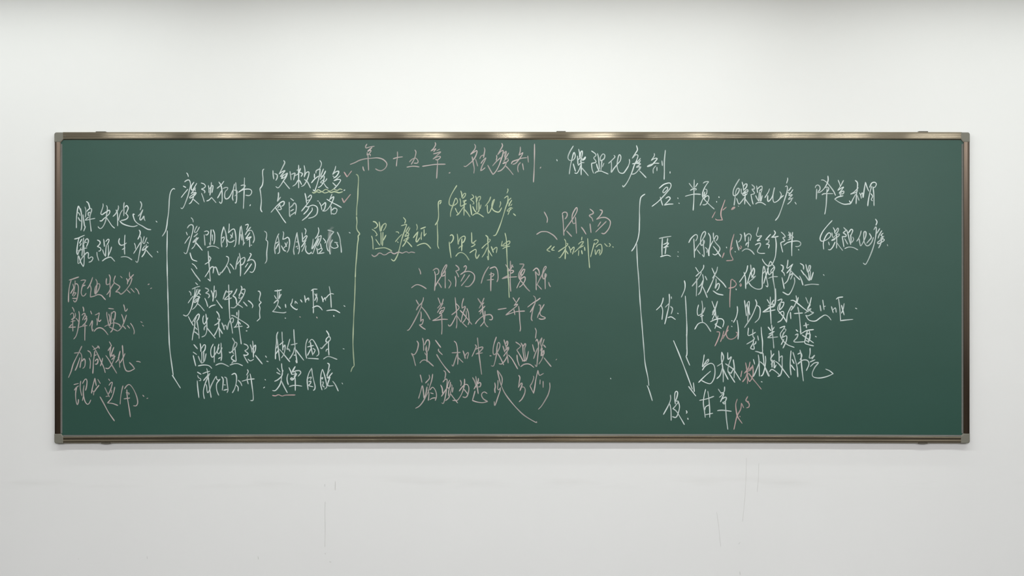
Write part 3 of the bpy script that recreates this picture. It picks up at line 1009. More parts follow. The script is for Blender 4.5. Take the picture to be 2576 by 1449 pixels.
150 300 220 350 270 430 240 455
140 460 165 560 175 770
320 125 345 350
370 340 380 240 450 165 485 180 470 250 420 330
370 250 400 230 370 300
240 540 290 620 335 680
360 370 365 500 365 660
410 370 405 550 395 690
480 440 420 560
220 765 350 745 450 740 540 770 620 815
895 20 945 90 925 160
845 215 900 200 970 185 960 230 900 400 850 560 800 760 760 900 700 1020 660 1050 605 1010
720 360 770 365 785 395
860 420 780 500 705 595
1025 240 980 310 950 370
1050 270 1000 370 930 450
960 370 1020 400 1010 440 930 470
1030 500 960 520 900 570 960 570 1010 530
1020 440 980 530 940 620 875 710
980 590 1040 650 1095 715
1205 180 1225 250 1210 320
1240 360 1190 420 1130 500
1240 360 1215 470 1195 570 1215 600 1260 540 1285 500
1305 290 1420 245
1385 300 1385 460
1330 370 1315 460 1320 545
1390 460 1435 400
1220 690 1310 650 1400 635 1470 670 1545 755
755 595 770 615
@P|chalk_underline|wavy pink chalk underline below yellow writing
#920 545 9.436
145 905 175 935 210 945 260 920 310 870 360 870 420 905 480 900 540 860 600 840 640 870 690 880 750 850 800 845 870 865 930 840 980 835 1020 860 1080 840 1165 855
@Y|chalk_writing|upper of the two yellow chalk lines after the small yellow brace
#1085 455 9.436
605 110 530 230 460 360 425 470 430 560 490 590 560 570 620 510 610 440 580 410 550 470 500 620 460 750 455 850
570 650 600 720 635 780
600 815 650 780 700 710 770 610
700 240 720 300 730 400
730 390 770 310 815 300 800 360 745 420
680 420 695 500 695 600 770 570 830 540
750 480 830 460 760 510
790 470 780 600 775 820
790 680 850 750 920 855
965 325 1000 360 1000 400 930 440 930 440 1000 500 1010 540 985 550
925 560 940 680 960 805
1055 360 1070 430 1070 510
1080 490 1100 400 1160 370 1165 420 1130 480
985 610 1020 690 1065 750
1080 510 1080 700
1130 500 1130 700 1085 760
1180 570 1160 660
980 820 1040 780 1120 780 1240 855
1410 380 1370 480 1280 600
1330 580 1330 680 1345 765 1390 730 1440 620 1470 530 1500 440 1460 480 1435 590 1460 680 1530 730 1610 735 1670 640
1640 490 1645 550 1615 630
1815 190 1820 230 1795 290
1735 410 1800 360 1820 380 1810 500 1760 650 1700 850 1630 1060 1560 1230 1520 1290 1475 1300
1890 410 1830 470 1820 540
1910 460 1860 540 1840 600
1915 550 1885 590
1930 650 1870 640 1800 710 1830 720 1900 670
1880 650 1850 730 1820 800
1950 780 2000 825
@Y|chalk_writing|lower of the two yellow chalk lines after the small yellow brace
#1085 560 9.436
445 310 490 290 525 340 510 420 455 490
425 460 440 620 470 835
615 270 630 380 640 515
650 460 690 370 770 320 805 350 780 440 740 480
725 380 725 530 720 670
650 610 690 570 745 550
580 800 640 730 710 710 780 740 840 800 895 890
955 235 960 350 960 450 980 490 1065 420
950 575 1010 545 1040 515 1000 500
915 715 980 670 1050 635 1065 680 1050 770 1080 850 1140 760
1290 300 1340 350 1340 450 1350 600 1355 880 1330 800
1370 390 1400 410 1370 460 1280 530 1200 610
1330 590 1270 720 1205 820
1350 640 1390 710 1440 795
1425 570 1450 640 1475 710
1465 650 1530 590 1560 600 1545 715
1685 440 1665 555 1740 500 1830 440 1865 450 1850 500 1790 540 1700 560
1695 620 1770 580 1860 560
1750 250 1780 400 1790 650 1800 900 1820 1200 1835 1440 1840 1600 1850 1780
@P|chalk_writing|pink chalk phrase of three characters right of the yellow writing
#1330 520 9.436
370 125 430 240 445 300 435 375
190 655 280 600 360 590 450 600 560 660 620 710 675 780
800 190 800 160 840 130 900 140 915 200 890 260 860 290
805 195 820 400 835 680
835 600 900 490 1010 340 1100 200 1150 90 1140 20 1100 60 1040 180 1030 300 1060 400 1110 380
1110 250 1120 400 1135 635
900 575 1020 705
1250 485 1300 550 1360 650
1455 55 1520 110 1530 160 1440 210 1500 270 1525 345
1455 405 1480 615
1690 75 1740 90 1740 140 1690 220 1610 300 1610 300 1720 260 1830 260 1920 320 1940 390 1910 500 1850 590 1790 640 1730 630
1710 360 1640 470
1840 350 1760 430 1590 600
@Y|chalk_writing|yellow chalk phrase in quotation marks under three pink characters
#1330 520 9.436
535 925 480 985 435 1030 510 1070
610 945 545 1020 610 1035
850 770 880 840 875 1000 865 1240
900 870 930 880 900 930 800 1000 705 1065
880 990 820 1100 740 1210 715 1205
880 1040 935 1120
950 935 980 1000 1000 1090
1000 1030 1060 960 1080 980 1040 1125
1265 720 1255 790
1180 890 1240 840 1300 830 1280 870 1220 950 1130 1040 1085 1080
1200 980 1300 925
1190 1040 1180 1160
1255 1040 1270 1120
1325 960 1335 1040
1400 755 1410 950 1425 1200 1445 1450
1550 800 1600 780 1645 800 1640 840 1575 900
1560 860 1520 1000 1470 1190
1600 960 1660 900 1720 900 1740 990 1730 1080 1685 1150
1575 1020 1590 1135 1640 1040 1690 1030 1670 1115
1800 875 1850 930 1870 940
1910 870 1940 910 1905 950
1995 950 2005 960
@P|chalk_writing|pink chalk verse line at the centre, uppermost of four
#1020 650 10.601
355 265 395 350 405 420
160 785 250 720 320 700 400 720 480 760 555 810
735 320 810 270 870 290 890 350 870 410 820 440
775 350 795 440 800 560 790 700 775 860
790 750 850 640 950 480 1040 330 1100 200 1085 170 1030 240 970 370 960 460 1000 470 1060 440
1060 330 1060 450 1060 600 1060 790
960 460 1050 340
880 650 960 780
1145 570 1200 630 1210 690 1155 795
1340 180 1400 230 1425 300 1340 340 1340 340 1390 420 1420 495
1325 480 1345 600 1335 750
1555 235 1600 195 1625 240 1590 330 1520 400 1470 430 1470 430 1560 370 1680 345 1780 380 1840 460 1830 580 1760 690 1680 750 1590 745
1580 430 1480 610
1710 440 1620 570 1490 730
2220 220 2130 360 2060 520 2020 665
2255 270 2340 235 2400 235 2450 320 2470 460 2465 560 2440 625
2285 370 2280 500 2275 700 2275 870
2235 440 2300 405 2360 425 2310 490
2175 580 2350 560
#1200 650 10.601
765 165 830 270 880 330
950 170 900 280 830 340 810 330
920 180 970 235
820 330 900 320 970 330 960 370 900 400
890 70 890 300 885 500 885 700 900 880
670 540 740 500 830 460 850 440
670 540 800 510 900 500 1060 490
1135 150 1240 155 1240 190 1190 280 1120 390 1110 500 1150 570 1230 670 1320 790 1410 880
1280 290 1250 380 1190 460 1180 380 1240 290 1270 300
1160 360 1140 480 1150 560 1240 500 1280 500 1280 580 1220 690 1130 770
1160 590 1110 680 1060 790
1190 440 1160 560
1495 330 1560 270 1600 265 1650 330 1660 440 1630 440 1590 390 1555 350
1555 350 1575 500 1575 700 1580 840
1590 720 1650 600 1740 430 1800 320 1845 240 1825 210 1780 270 1750 400 1750 500 1780 545 1830 500 1850 430 1810 400
1815 420 1815 600 1820 815
1610 700 1720 825
1910 635 1930 710 1960 755
@P|chalk_writing|pink chalk verse line at the centre, second of four
#1020 740 10.601
285 155 350 275
480 90 470 160 430 240 350 320 290 425
440 230 420 330 350 490 250 690 160 850 90 950 50 965
430 340 530 460 600 570 655 675
410 465 420 550 410 660 410 730
410 710 470 670 470 720 440 800 370 820 370 820 450 890 530 940
870 100 930 260
1010 130 980 230 910 310 855 375
1000 240 940 340 855 490
920 400 1030 350 1040 380 990 480 910 520 940 460 990 430
960 540 880 620 725 705 725 705 850 690 1000 670 1125 675
965 520 970 700 975 900 965 1070
1325 90 1340 250 1360 450 1370 620 1370 800 1355 905
1340 240 1430 350 1360 450 1235 550
1350 570 1290 700 1220 820 1170 850 1140 815
1370 570 1430 660 1480 745
1550 115 1510 260 1510 375 1510 375 1590 325 1590 370 1540 500 1500 640 1490 740
1460 435 1560 540 1670 680 1770 805
1640 380 1680 500 1690 620 1700 720 1670 815
1620 450 1620 600 1570 710 1520 760
1510 760 1635 875
1930 115 2030 270
2095 105 2040 240 1965 375
2090 230 2040 280
2120 320 2060 380 1960 470
2030 450 1990 530
2055 290 2060 450 2080 600 2110 750 2150 830 2200 875
2120 450 2115 600 2090 740 2000 855
1865 790 1930 700 2060 590 2180 550 2270 550 2320 620 2300 680 2240 680
#1200 740 10.601
560 410 780 375
960 95 1035 210
1130 95 1060 210 990 300 990 300 1080 265 1060 310 980 380 880 460 770 555 770 555 900 510 1050 465 1270 450
985 410 1010 550
1110 320 1130 500 1140 700 1160 900 1145 990
1505 45 1550 90 1560 170 1540 260 1490 360 1420 480
1350 345 1500 230 1600 170 1685 105
1530 280 1490 420 1460 560 1450 660 1475 710
1645 290 1690 300 1690 400 1680 520 1720 580 1810 620 1810 650 1720 670 1650 650
1790 275 1700 430 1640 540 1610 630
@P|chalk_writing|pink chalk verse line at the centre, third of four
#1020 830 10.601
305 295 340 350 340 430 300 570 230 660 160 625
160 625 210 720 240 840 270 955
455 220 480 340 485 550
510 400 560 290 610 265 640 340 620 500 590 570
560 420 540 520 570 600 570 720 575 850
570 470 560 560
515 610 545 670
385 880 440 820 510 800 590 830 660 890 745 965
800 275 940 465
885 510 880 550 930 610 985 660
830 655 930 820 1060 1000 1180 1140
1300 300 1350 350 1380 470 1390 640 1400 780 1390 920
1240 610 1460 600
1380 640 1330 790 1270 960 1240 930
1410 740 1535 865
1535 555 1570 660 1595 765
1590 700 1620 640 1670 600 1680 640 1645 765
1860 395 1890 440 1860 520 1775 705
1870 520 1950 480 2050 455 2060 490 2000 560 1960 600 1880 640
1880 640 2055 610
1920 210 1940 420 1960 640 1990 870 2030 1185
2250 690 2285 690
#1200 830 10.601
515 190 460 350 430 500 430 620 460 660 540 590 600 470 610 380 580 330 550 370 530 480 525 600 510 700 480 840 440 960 380 955
540 610 620 740 710 930
720 265 745 360 770 450
770 370 795 300 820 320 810 400 770 450
690 430 740 590
750 560 790 480 840 460 840 520 780 600 710 700
770 470 830 500 760 540
800 560 800 650 820 780 830 880
800 700 760 790 690 880 640 910 585 900
840 670 930 770 1000 890 1085 1040
1035 325 1130 390 1160 440 1060 535 1060 535 1150 680 1230 830
1065 670 1080 810 1130 960
1175 350 1220 440 1230 600 1270 840
1230 440 1280 365 1300 400 1270 500 1280 640 1310 830
1370 570 1350 680 1310 800 1210 830
1165 980 1250 920 1350 905 1430 930 1515 1000
1550 -50 1580 30 1570 130 1560 220
1570 300 1600 250 1630 340 1640 480 1620 700 1590 970 1550 930
1480 390 1530 580
1620 480 1560 620 1510 765
1730 210 1660 340 1640 420
1730 220 1700 350 1710 440
1790 250 1740 400 1690 560
1775 400 1830 465
1740 480 1720 600 1710 690 1760 560
1780 540 1780 640 1710 690
1775 640 1730 780 1650 910
1785 740 1880 860 1975 975
2105 800 2125 780
@P|chalk_writing|pink chalk verse line at the centre, lowest of four
#1020 930 10.601
395 140 420 240 440 340
350 765 400 600 450 430 480 600 490 750
630 140 640 230 535 355
725 120 700 280 650 440 600 600 540 720 460 860 370 970 270 1030
605 370 600 420
575 460 540 650 490 760
600 540 625 640 610 820
650 540 720 470 780 520 820 620 825 720 795 820
670 620 740 640
650 800 720 760 800 750
1020 25 1060 60 1070 130 1050 240
1000 330 1060 260 1110 270 1100 450 1080 620 1050 780 1010 900 970 885
940 410 980 500 990 630
1090 510 1020 620 960 710
1180 280 1140 360 1120 480 1180 470 1200 330
1170 480 1150 600 1150 700
1230 400 1240 450 1200 620 1160 740 1070 825
1200 640 1290 760 1390 885
1270 480 1250 600
1460 280 1490 350 1475 430
1575 250 1575 350 1550 500 1490 660 1400 800 1350 820 1260 820
1435 570 1500 480 1580 400 1650 400 1690 480 1680 600 1640 710 1590 740 1530 725
1560 520 1670 660
1790 210 1850 320 1890 470
1875 180 1900 350 1920 500 1940 640
1945 230 1930 330 1830 515
1930 380 1980 340 2010 380 1990 450 1940 460
1855 570 1820 700 1785 820 1785 820 1900 860 2050 880 2190 850 2190 850 2080 780 2030 690 2050 620 2110 595 2175 635
#1180 930 10.601
685 350 700 450 685 530 695 615
770 285 770 400 760 500 790 540 840 480
840 520 780 700 690 950 670 850
755 20 790 180 850 400 950 620 1100 830 1300 1060 1500 1240 1780 1405 1800 1385
760 20 830 120 880 220 880 330 860 420
1325 150 1355 210 1340 320 1315 475 1315 475 1390 360 1415 390 1360 555
1380 480 1450 460 1495 520 1480 640 1410 780 1335 855
1715 170 1725 220 1680 350 1625 435 1625 435 1720 630 1720 630 1750 480 1780 270 1835 20 1835 20 1860 120 1890 150 1985 100
1895 270 1890 385
1975 310 1975 475
2150 350 2155 480 2110 660 2020 830 1930 970 1850 1055
@W|chalk_fleck|stray white chalk flecks right of the pink verse lines
#1380 730 1
156 221.5 156.5 223
@W|chalk_brace|tall white chalk brace at the right with a foot at the bottom
#1580 430 9.436
400 550 340 590 300 640 280 760 270 950 272 1150 260 1420
#1580 560 9.436
275 0 265 200 235 380 190 500 140 600 85 675
#1580 560 1
21.7 53 22.3 74 23.8 106 26 132 27.3 152 31 210 36 270 40 320 43 355 50 390 52.3 410
48 410 53 422 61 448
@W|chalk_writing|white chalk entry at the upper right, first part before its red dose
#1580 430 9.436
740 410 850 320 980 285 1020 330 1000 410 920 510 830 610 700 740 570 840
930 460 940 400 910 385 850 440 825 500 850 520 900 480 940 440
765 620 790 720 820 815
895 650 960 615 1000 650 950 720 860 810 860 810 960 790 1070 785
1180 640 1185 655
1205 765 1215 770
1450 295 1530 400
1650 295 1600 380
1480 460 1560 420 1620 430 1600 460
1570 210 1565 450 1560 700 1545 935
1360 600 1450 575 1580 550 1720 555
1785 290 1830 260 1910 255 1870 310 1810 410 1770 530 1780 630 1880 750 1960 830 2045 905
1820 430 1870 450 1860 540 1800 600 1820 500
1800 660 1840 610 1900 590 1920 650 1880 760 1830 800 1775 805
1785 640 1710 815
2155 615 2160 630
2100 725 2105 740
@R|chalk_writing|small reddish chalk dose note on the first right-hand entry
#1580 430 9.436
2070 970 1995 1110
2300 690 2250 830 2210 950 2205 1060 2240 1165 2240 1165 2110 1165 2075 1140
2330 860 2250 930
2455 915 2500 865 2535 865 2500 900 2460 920
@W|chalk_writing|white chalk entry at the upper right, middle part
#1780 440 9.436
755 100 680 220 620 340 605 430 620 490 680 480 740 400 750 330 710 320 670 400 650 560 630 720
690 560 740 690 800 640 860 560
820 170 845 270 855 370
850 280 890 220 935 220 920 290 870 350
795 330 800 400 815 450 890 380 950 350 950 400 880 420 830 470
890 380 890 500 880 695
870 540 940 640 1020 740
840 490 900 480 940 440
1050 230 1110 290 1100 340 1055 340 1110 420 1100 450 1030 465 1030 465 1050 580 1080 695
1165 260 1175 340 1185 420
1190 330 1240 280 1290 270 1290 350 1260 440
1140 490 1180 570 1210 620
1230 400 1220 520 1220 620
1260 420 1260 620 1300 490
1235 380 1270 340
1140 690 1200 655 1290 660 1380 715
1470 330 1440 410 1360 540
1430 490 1425 580 1440 630 1490 590 1540 500 1590 300 1560 430 1550 570 1580 650 1660 620 1740 540 1800 490
1715 395 1750 470 1710 580
1900 70 1900 120 1875 195
1845 280 1880 260 1895 310 1880 420 1830 580 1750 820 1680 990 1610 1080
1985 295 1920 380
2025 350 1960 440 1900 410
1960 420 1930 490 2010 470 1920 580 2030 545
2010 560 1970 630 1900 695
2075 650 2105 695
730 740 735 745
@W|chalk_writing|white chalk phrase at the upper right corner of the writing
#2000 430 9.436
480 400 500 350 550 335 590 380 590 440 550 490
515 430 510 560 505 670
625 215 680 220 770 290 850 390 920 490 960 580
780 120 785 220 750 320 680 430 600 500 540 515
730 400 760 380 800 410 790 460 750 500
640 565 700 540 900 540
760 420 750 600 740 800 720 950 705 1025
1025 220 1060 310 1075 370
1150 225 1080 360 1015 460 1015 460 1150 380 1130 420 1050 530 1130 480 1160 490 1140 540 1070 550 1090 590 1140 590
1140 590 1020 620 940 670 940 670 1040 740 1160 790 1260 785 1320 770 1380 660 1440 550
1290 710 1320 760
1430 225 1480 280 1480 400 1460 550 1450 780
1500 400 1400 500 1320 550 1460 500 1480 440
1470 570 1520 700
1530 520 1560 580 1575 650
1560 570 1600 520 1615 630 1640 460 1670 270 1670 270 1710 390 1750 480
1770 390 1820 290 1890 270 1930 310 1900 380 1850 400
1820 360 1780 500 1740 700 1725 830
1850 380 1870 560 1875 825
1800 540 1840 600 1810 680 1840 710
@W|chalk_writing|second white chalk entry at the right, first part before its red dose
#1580 560 9.436
740 375 880 345 1020 325
815 370 805 560 805 790
940 375 920 480 840 520
840 520 900 490 960 490 900 560 850 600
845 595 900 570 955 570
900 580 880 740
770 810 880 780 940 775 1010 800
1185 695 1190 700
1175 795 1190 805
1440 475 1500 370 1590 290 1640 300 1640 370 1605 435
1560 385 1570 600 1575 830
1580 680 1640 580 1740 440 1810 330 1840 250 1820 210 1770 250 1730 350 1720 470 1740 540 1790 510 1810 440 1780 410
1790 430 1790 560 1805 700 1800 810 1760 760
1640 645 1715 745
1835 590 1880 640 1870 710
1905 250 1950 340 1950 480 1930 620 1920 790 1910 680 1960 540 2020 430
2025 245 2030 380 2080 480 2160 570 2180 630 2140 710 2070 765 2010 745
2040 400 2090 310 2130 330 2120 390 2090 430
2020 560 2100 660 2200 805
2335 580 2340 600
@R|chalk_writing|small reddish chalk dose note on the second right-hand entry
#1580 560 9.436
2280 720 2235 835
2515 275 2470 430 2440 580 2425 700 2450 790 2490 870 2460 895 2335 905
2480 590 2440 650
#1800 560 9.436
590 550 620 580 590 625 570 580
@W|chalk_writing|second white chalk entry at the right, middle part
#1800 560 9.436
580 275 615 300 605 370 580 430 540 465
495 420 520 530 555 655
685 240 700 340 705 440
700 350 740 290 800 265 845 310 840 360 820 425
785 340 780 480 770 585
720 540 740 490 790 480
630 680 700 630 780 630 860 680 920 755
1015 115 990 220 970 280 1000 330 1090 310 1050 370 990 430 1055 420
945 530 1000 500 1060 490 1060 550 1000 650 1000 700 1060 730 1170 730
1305 280 1250 340 1190 410 1190 410 1260 410 1260 470 1200 515 1200 515 1270 520 1270 560 1255 605
1390 190 1420 240 1390 300 1330 350 1330 350 1420 340 1490 325
1420 340 1440 500 1435 650 1420 800 1380 920 1320 1010 1260 1030 1190 990 1130 910 1110 865
1560 225 1620 280 1655 340 1600 360 1640 430 1560 470 1550 500 1570 600 1595 700
1740 220 1760 300 1750 370
1830 230 1820 340 1850 350 1780 290 1720 300
1780 240 1780 380 1720 410
1620 535 1720 470 1860 440 1960 440 2020 480 2010 540 1950 570 1900 565
1820 350 1810 550 1810 790
1970 640 1975 650
465 690 470 695
@W|chalk_writing|white chalk phrase at the far right end of the second entry
#2000 540 9.436
880 140 770 260 660 400 600 530 600 600 640 630 720 610 820 540 850 470 810 430 750 480 690 600 670 700 680 820
795 650 815 720
905 305 940 370 945 440
960 400 1010 320 1030 340 1010 410 960 460
875 430 900 540 980 480 1050 460 1030 510 870 610 950 590
980 460 990 600 985 795
950 650 900 760 840 830 790 830
980 650 1060 760 1130 850
1155 305 1205 370 1140 430 1140 430 1210 480 1200 520 1120 520 1120 520 1140 640 1160 765
1225 360 1260 470 1290 600 1320 710
1270 430 1330 350 1370 370 1350 440 1320 500
1180 570 1250 700
1320 480 1330 600 1320 710
1370 530 1390 590 1350 660
1180 805 1270 770 1380 780 1490 835
1570 385 1550 470 1510 560 1465 630
1520 570 1540 690 1560 740 1620 650 1680 500 1680 410 1640 410 1630 520 1640 640 1690 730 1750 730 1820 650 1860 540
1765 445 1810 540 1760 610 1700 680
1910 105 1945 170 1920 250
1870 360 1915 290 1930 340 1920 480 1880 690 1820 880 1730 1090 1670 1180 1620 1150
2010 330 1950 430 1930 450
2060 380 2000 480 1970 560
2090 440 2040 490 2080 520 2030 560
2110 510 2020 610 1960 660 1980 690 2080 640 2120 600 2080 570 2050 620 2030 700 1985 790
2190 710 2200 740
@W|chalk_brace|small white chalk brace between the third label and its entries
#1640 650 5.333
435 300 445 350 438 420 395 520
448 505 455 620 462 760 468 900 468 1010 465 1130 468 1230
#1600 840 5.333
678 0 683 130 683 270 670 300
670 300 690 350 720 420
@W|chalk_arrow|long white chalk arrow pointing down to the lowest entry
#1600 840 5.333
503 90 570 250 640 430 700 590 755 740
705 705 750 765 800 830
770 655 782 775
#1640 930 5.333
495 225 540 290 588 352
@W|chalk_writing|single white chalk label character beside the third right-hand brace
#1640 740 5.333
152 50 145 90 120 150 60 212
125 150 145 220 135 340
#1640 650 5.333
232 480 235 560 225 650 205 740 185 830 172 880
180 655 235 600
250 645 275 670 270 710 258 745
215 795 260 785 315 820
345 735 352 742
260 515 262 540
@W|chalk_writing|white chalk entry under the second one, before its red dose
#1640 650 5.333
585 120 625 185
695 90 690 130 655 180 590 240 590 240 650 185 660 200 640 240 590 310 540 372
600 270 600 380 595 505
625 385 660 350 690 290
680 215 690 290 670 380 650 450 620 488
665 355 700 420 742 525
715 240 738 290
805 130 840 210
880 115 865 180 815 265
860 180 820 290 780 380 740 460
850 235 910 290 960 340 995 390
860 275 860 330 850 400 880 340 905 345 895 400 870 430
820 435 880 475 955 492
1128 410 1132 422
@R|chalk_writing|tall reddish chalk dose note on the third right-hand entry
#1640 650 5.333
1060 290 1050 450 1045 560 1045 655
1060 300 1075 280 1110 310 1132 345 1100 385 1030 400
1110 300 1115 308
1190 335 1200 360 1188 375 1180 350
@W|chalk_writing|white chalk phrase at the right, third row of entries
#1820 640 5.333
325 150 310 220 270 290 215 370
275 240 295 320 298 460
365 140 372 220 385 300 415 300
370 230 340 320 315 400
385 230 400 185 415 200 410 260 375 310
430 290 390 330 335 375 335 375 380 430 450 465 515 450 520 350 525 250 540 160 560 220 580 330 595 400 590 435 570 420
525 260 560 220
540 390 565 300 600 200 600 170 630 95 660 140 685 175 670 220 640 250 640 210 680 170
590 190 610 270 640 250
605 320 660 300 725 298
665 230 665 320 685 450 695 560 690 660 660 708
770 140 800 160 795 210 780 220 810 250 820 285
785 310 800 380 815 460
865 75 860 130 850 180 870 180 930 130
850 250 890 200 925 140
905 180 890 260 860 350 820 395
900 215 960 280 1025 340
895 280 935 250 900 335
950 310 955 370 930 450 900 510 865 540 795 505
1030 120 1070 150 1075 200
1040 210 1085 275
1020 290 1045 340 1065 410
1105 135 1125 230
1130 220 1150 150 1168 160 1155 210 1130 240
1090 270 1145 350
1140 240 1155 350
1165 220 1172 340 1205 240
1090 415 1180 400 1278 405
1340 270 1350 282
@W|chalk_writing|two white chalk characters over a wide forked stroke, fourth entry
#1640 740 5.333
625 145 608 220 620 285 680 250 712 180
670 90 680 180 670 290 678 380
650 300 690 285
575 470 620 400 680 380 730 410 790 500
805 95 840 190
880 95 850 190 810 280
855 180 815 240 830 270
850 200 845 260 810 340
850 220 860 300 880 350 845 460
885 290 875 380 850 410 930 458
785 370 850 340 930 330 965 370 950 440
1072 355 1076 360
1068 430 1074 436
@W|chalk_brace|small white chalk brace before the fourth and fifth right-hand rows
#1640 740 5.333
1145 165 1148 230 1130 310 1095 378
1142 350 1155 430 1160 520 1155 605
@R|chalk_writing|reddish chalk note slanting below the forked white stroke
#1640 740 5.333
870 505 905 510 905 550 880 620 845 695
965 495 945 570 920 638
1025 425 990 520 950 600
1025 480 1000 510 995 540 1020 590 1065 605 1120 580 1150 530 1130 510
960 560 1000 530
@W|chalk_writing|white chalk line beside the fourth-row brace, upper of two
#1840 735 4.55
150 95 160 180 172 270
160 180 185 120 205 110 200 200 210 260
180 130 190 220 185 340
275 85 290 130 270 190 230 280 150 405
290 150 320 170 330 220 315 300 270 348
410 85 435 130
485 90 460 130
420 155 480 135 470 165 430 170
445 55 445 170 450 270 455 365
360 228 440 170 410 200 370 228 500 202
505 -40 505 100 490 160 460 175
530 95 575 80 570 110 540 150 530 200 560 240 600 290 630 340
575 120 600 115 590 160 550 200 560 130
545 240 590 220 600 260 570 320 530 345
630 345 640 260 670 190 690 160 700 180 680 210
675 230 680 305
740 40 745 90 725 150 690 200
680 95 710 95 760 130 820 180 880 225
765 60 750 120
760 170 775 250 785 350 795 480
718 245 815 238
850 60 880 130
915 60 895 140 870 190
905 145 870 200 910 190 870 220
840 240 890 210 920 230 940 235 880 270 850 265 850 265 890 320 960 330 1020 290 1070 262 1110 280 1140 318
1015 150 1025 215
1045 90 1060 200
1060 165 1075 160
1145 165 1165 235
1165 200 1190 180 1200 230
1200 80 1225 62 1275 55
1225 70 1240 180 1250 330
1260 150 1290 260
1290 130 1280 190 1260 240
1255 325 1320 318 1390 312
1420 183 1435 190
@W|chalk_writing|white chalk line beside the fourth-row brace, lower of two
#1840 735 4.55
195 410 190 490 220 490 275 460
245 425 245 500 260 540 175 595
250 540 250 580 220 640 260 650 255 600 275 590 280 565
300 500 310 550
340 400 345 480 355 560 355 640 350 690 280 678
420 400 450 440
490 400 465 440
430 480 490 450
460 375 470 480 480 570 485 640
415 522 470 480 420 520 530 512
555 410 610 390 590 430 560 480 580 540 640 600 718 632
600 420 625 430 590 490 580 520 600 460
580 520 630 500 630 550 610 600 590 640
600 540 570 600
740 430 760 450
730 490 760 480 750 520 715 560 740 572 830 568
790 480 860 440 940 428
850 350 860 410
825 385 885 370
785 450 795 480
870 440 850 520 840 580 880 600 940 615
850 480 900 480 880 560 850 550
810 490 940 580
890 440 900 520 880 580
960 505 972 512
@W|chalk_writing|white chalk entry below the red slanting note, before its red dose
#1600 840 5.333
915 280 905 350 892 440 940 370 970 340 970 370 940 400 910 410
890 485 930 430 1000 395 1045 420 1060 500 1045 600 1000 665 940 655 880 625
1000 500 920 570 840 650
1150 245 1175 310 1160 370 1140 400 1090 432
1150 245 1145 330 1160 430 1170 530 1170 645
1160 450 1130 550 1085 600
1170 470 1200 540 1235 610
1230 250 1235 340 1278 310 1240 430 1235 500 1275 530
1200 400 1300 470 1350 540 1400 620
1305 345 1320 470 1315 590
1310 460 1275 530
1230 500 1325 650
@R|chalk_writing|reddish chalk dose note ending in a long tail, fifth entry
#1840 860 5.333
140 390 125 470
190 280 200 330 210 370
250 270 230 350 175 420
200 330 215 440 215 560
215 400 190 480 150 535
215 460 245 530 290 440 285 310
180 410 260 380
230 380 280 330 255 380
230 420 290 500 340 560 400 635
@W|chalk_writing|white chalk phrase at the right with its last stroke ending in a hook
#1840 860 5.333
320 128 360 135 400 155 420 150 430 220 445 330 500 460
295 235 312 300
360 175 370 260 375 460
375 270 330 390 295 465
455 190 460 260 445 360 420 440 395 458
385 265 440 320 510 460
530 115 535 190 525 225
570 160 530 220 540 260 580 250 530 300
545 240 545 340
575 270 575 350 600 310
510 400 550 370 640 440 620 465
635 120 640 200 640 265
650 210 680 190 680 260 680 360 660 440 630 465
590 260 640 300 700 380 775 480
800 120 790 240 790 350 800 445
825 140 850 220 880 340 890 470
815 235 840 290
800 310 850 380
920 110 935 180 930 260 890 300
890 165 930 150 945 190 920 240
935 200 940 300 950 400 965 525
890 290 960 245 1020 250 1040 300 1005 385
1055 85 1055 150 1045 215 1080 210 1115 180 1080 230
1055 270 1120 240
1060 330 1110 285 1165 280 1120 340 1085 420 1100 470 1180 485 1280 465 1365 428 1365 428 1320 390 1265 365
400 535 412 538
@W|chalk_writing|lowest white chalk entry at the lower right
#1640 930 5.333
248 340 250 400 220 480 155 600
240 460 255 540 258 680
315 460 305 390 310 310 330 290 345 310 335 370 320 420 355 425 320 480 280 525
280 520 330 560 380 640 435 735
355 430 370 500 350 590 320 640 275 630
460 550 470 570 462 585
480 650 485 668
720 265 700 350 690 450 705 560 715 640
750 290 765 400 775 540 775 640
640 412 740 390 830 358
710 540 720 500 770 470
715 605 815 585
890 260 930 320
975 230 970 290 930 350 905 370
925 310 965 320 920 430
930 400 980 370 1000 380 980 430 950 440 970 460 990 440
985 420 990 520 1000 660 1018 800
880 550 910 545 960 545 1065 558
@R|chalk_writing|reddish chalk dose note on the lowest right-hand entry
#1640 930 5.333
1145 395 1125 460 1130 540 1150 630 1210 720
1200 450 1190 530 1140 630 1100 800
1205 455 1230 510
1285 360 1260 410 1275 425 1305 460 1300 500 1270 512
1290 425 1295 430
1178 625 1182 630
"""
rnd = random.Random(11); item = None; items = []; count = 0
for line in CHALK.strip().split('\n'):
    line = line.strip()
    if not line: continue
    if line[0] == '@':
        c, nm, lab = line[1:].split('|'); item = (c, nm, lab, [], [], []); items.append(item)
    elif line[0] == '#': X0, Y0, SC = [float(q) for q in line[1:].split()]
    else:
        q = [float(t) for t in line.split()]
        pts = [Vector((X0 + q[i] / SC, Y0 + q[i + 1] / SC)) for i in range(0, len(q), 2)]
        short = (pts[-1] - pts[0]).length < 2.5 and len(pts) == 2
        for run in catmull(pts, 1.6):
            count += 1
            ribbon(item[3], item[4], item[5], run, 1.65 if short else 1.40, YP - 0.00006 - (count % 60) * 0.000008, rnd)
for c, nm, lab, V_, F_, P_ in items:
    me = bpy.data.meshes.new(nm); me.from_pydata([tuple(v) for v in V_], [], F_)
    a = me.attributes.new('pressure', 'FLOAT', 'POINT'); a.data.foreach_set('value', P_)
    for p in me.polygons: p.use_smooth = True
    o = attach(link(nm, me, None, M_chalk[c])); o['label'] = lab

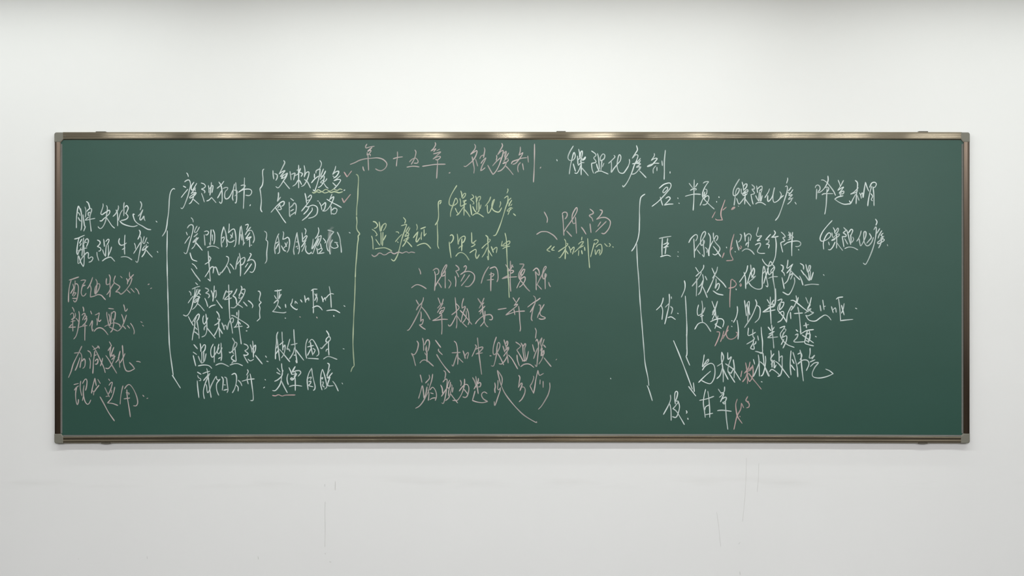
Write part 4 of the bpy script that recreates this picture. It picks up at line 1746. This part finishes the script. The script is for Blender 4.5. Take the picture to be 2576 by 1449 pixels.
# rubbed chalk dust across one character
m, N, L, b = material('chalk_dust', (0.62, 0.68, 0.66), 0.95, 0, 0.1)
at = N.new('ShaderNodeAttribute'); at.attribute_name = 'pressure'; L.new(at.outputs['Fac'], b.inputs['Alpha'])
nu, nv = 8, 30; V_, F_, P_ = [], [], []
for j in range(nv + 1):
    t = j / nv; cu = 832 - 10 * t + 8 * t * t + (4 if t < 0.1 else 0)
    for i in range(nu + 1):
        s = -1 + 2 * i / nu; V_.append(px(cu + s * 5.5, 570 + 66 * t, YP - 0.0009))
        P_.append(max(0, (1 - s * s)) * 0.42 * math.sin(PI * min(1, t * 0.9 + 0.05)))
for j in range(nv):
    for i in range(nu):
        a = j * (nu + 1) + i; F_.append((a, a + 1, a + nu + 2, a + nu + 1))
me = bpy.data.meshes.new('chalk_smudge'); me.from_pydata([tuple(v) for v in V_], [], F_)
a = me.attributes.new('pressure', 'FLOAT', 'POINT'); a.data.foreach_set('value', P_)
o = attach(link('chalk_smudge', me, None, m)); o['label'] = 'faint grey smudge of rubbed chalk'

# ------------------------------------------------------------------ hairline cracks and specks in the wall paint
for k, (half, pts) in enumerate((
        (0.55, [(818, 1262), (817.5, 1290), (818, 1330), (817.5, 1376)]), (1.1, [(818, 1391.5), (818.4, 1394)]),
        (0.8, [(843.5, 1211), (843.4, 1222), (843.2, 1233)]), (0.7, [(817, 1218), (817.2, 1224)]),
        (0.35, [(1878, 1152), (1877, 1190), (1874, 1250), (1868, 1312)]), (0.35, [(1909, 1165), (1908, 1200), (1905, 1238)]),
        (0.35, [(1803, 1288), (1808, 1325), (1813, 1375)]), (0.8, [(649, 1400), (650, 1407)]), (0.7, [(370, 1400), (370.5, 1406)]),
        (0.9, [(829, 1413), (833, 1414)]), (0.6, [(197, 1405), (198, 1407)]), (0.6, [(1858, 1369), (1862, 1364)]), (0.7, [(1861, 1438), (1862, 1446)]))):
    V_, F_, P_ = [], [], []
    for run in catmull([Vector(p) for p in pts], 4): ribbon(V_, F_, P_, run, half, -0.0004, rnd)
    mesh('hairline_crack', V_, F_, M_crack, wall)
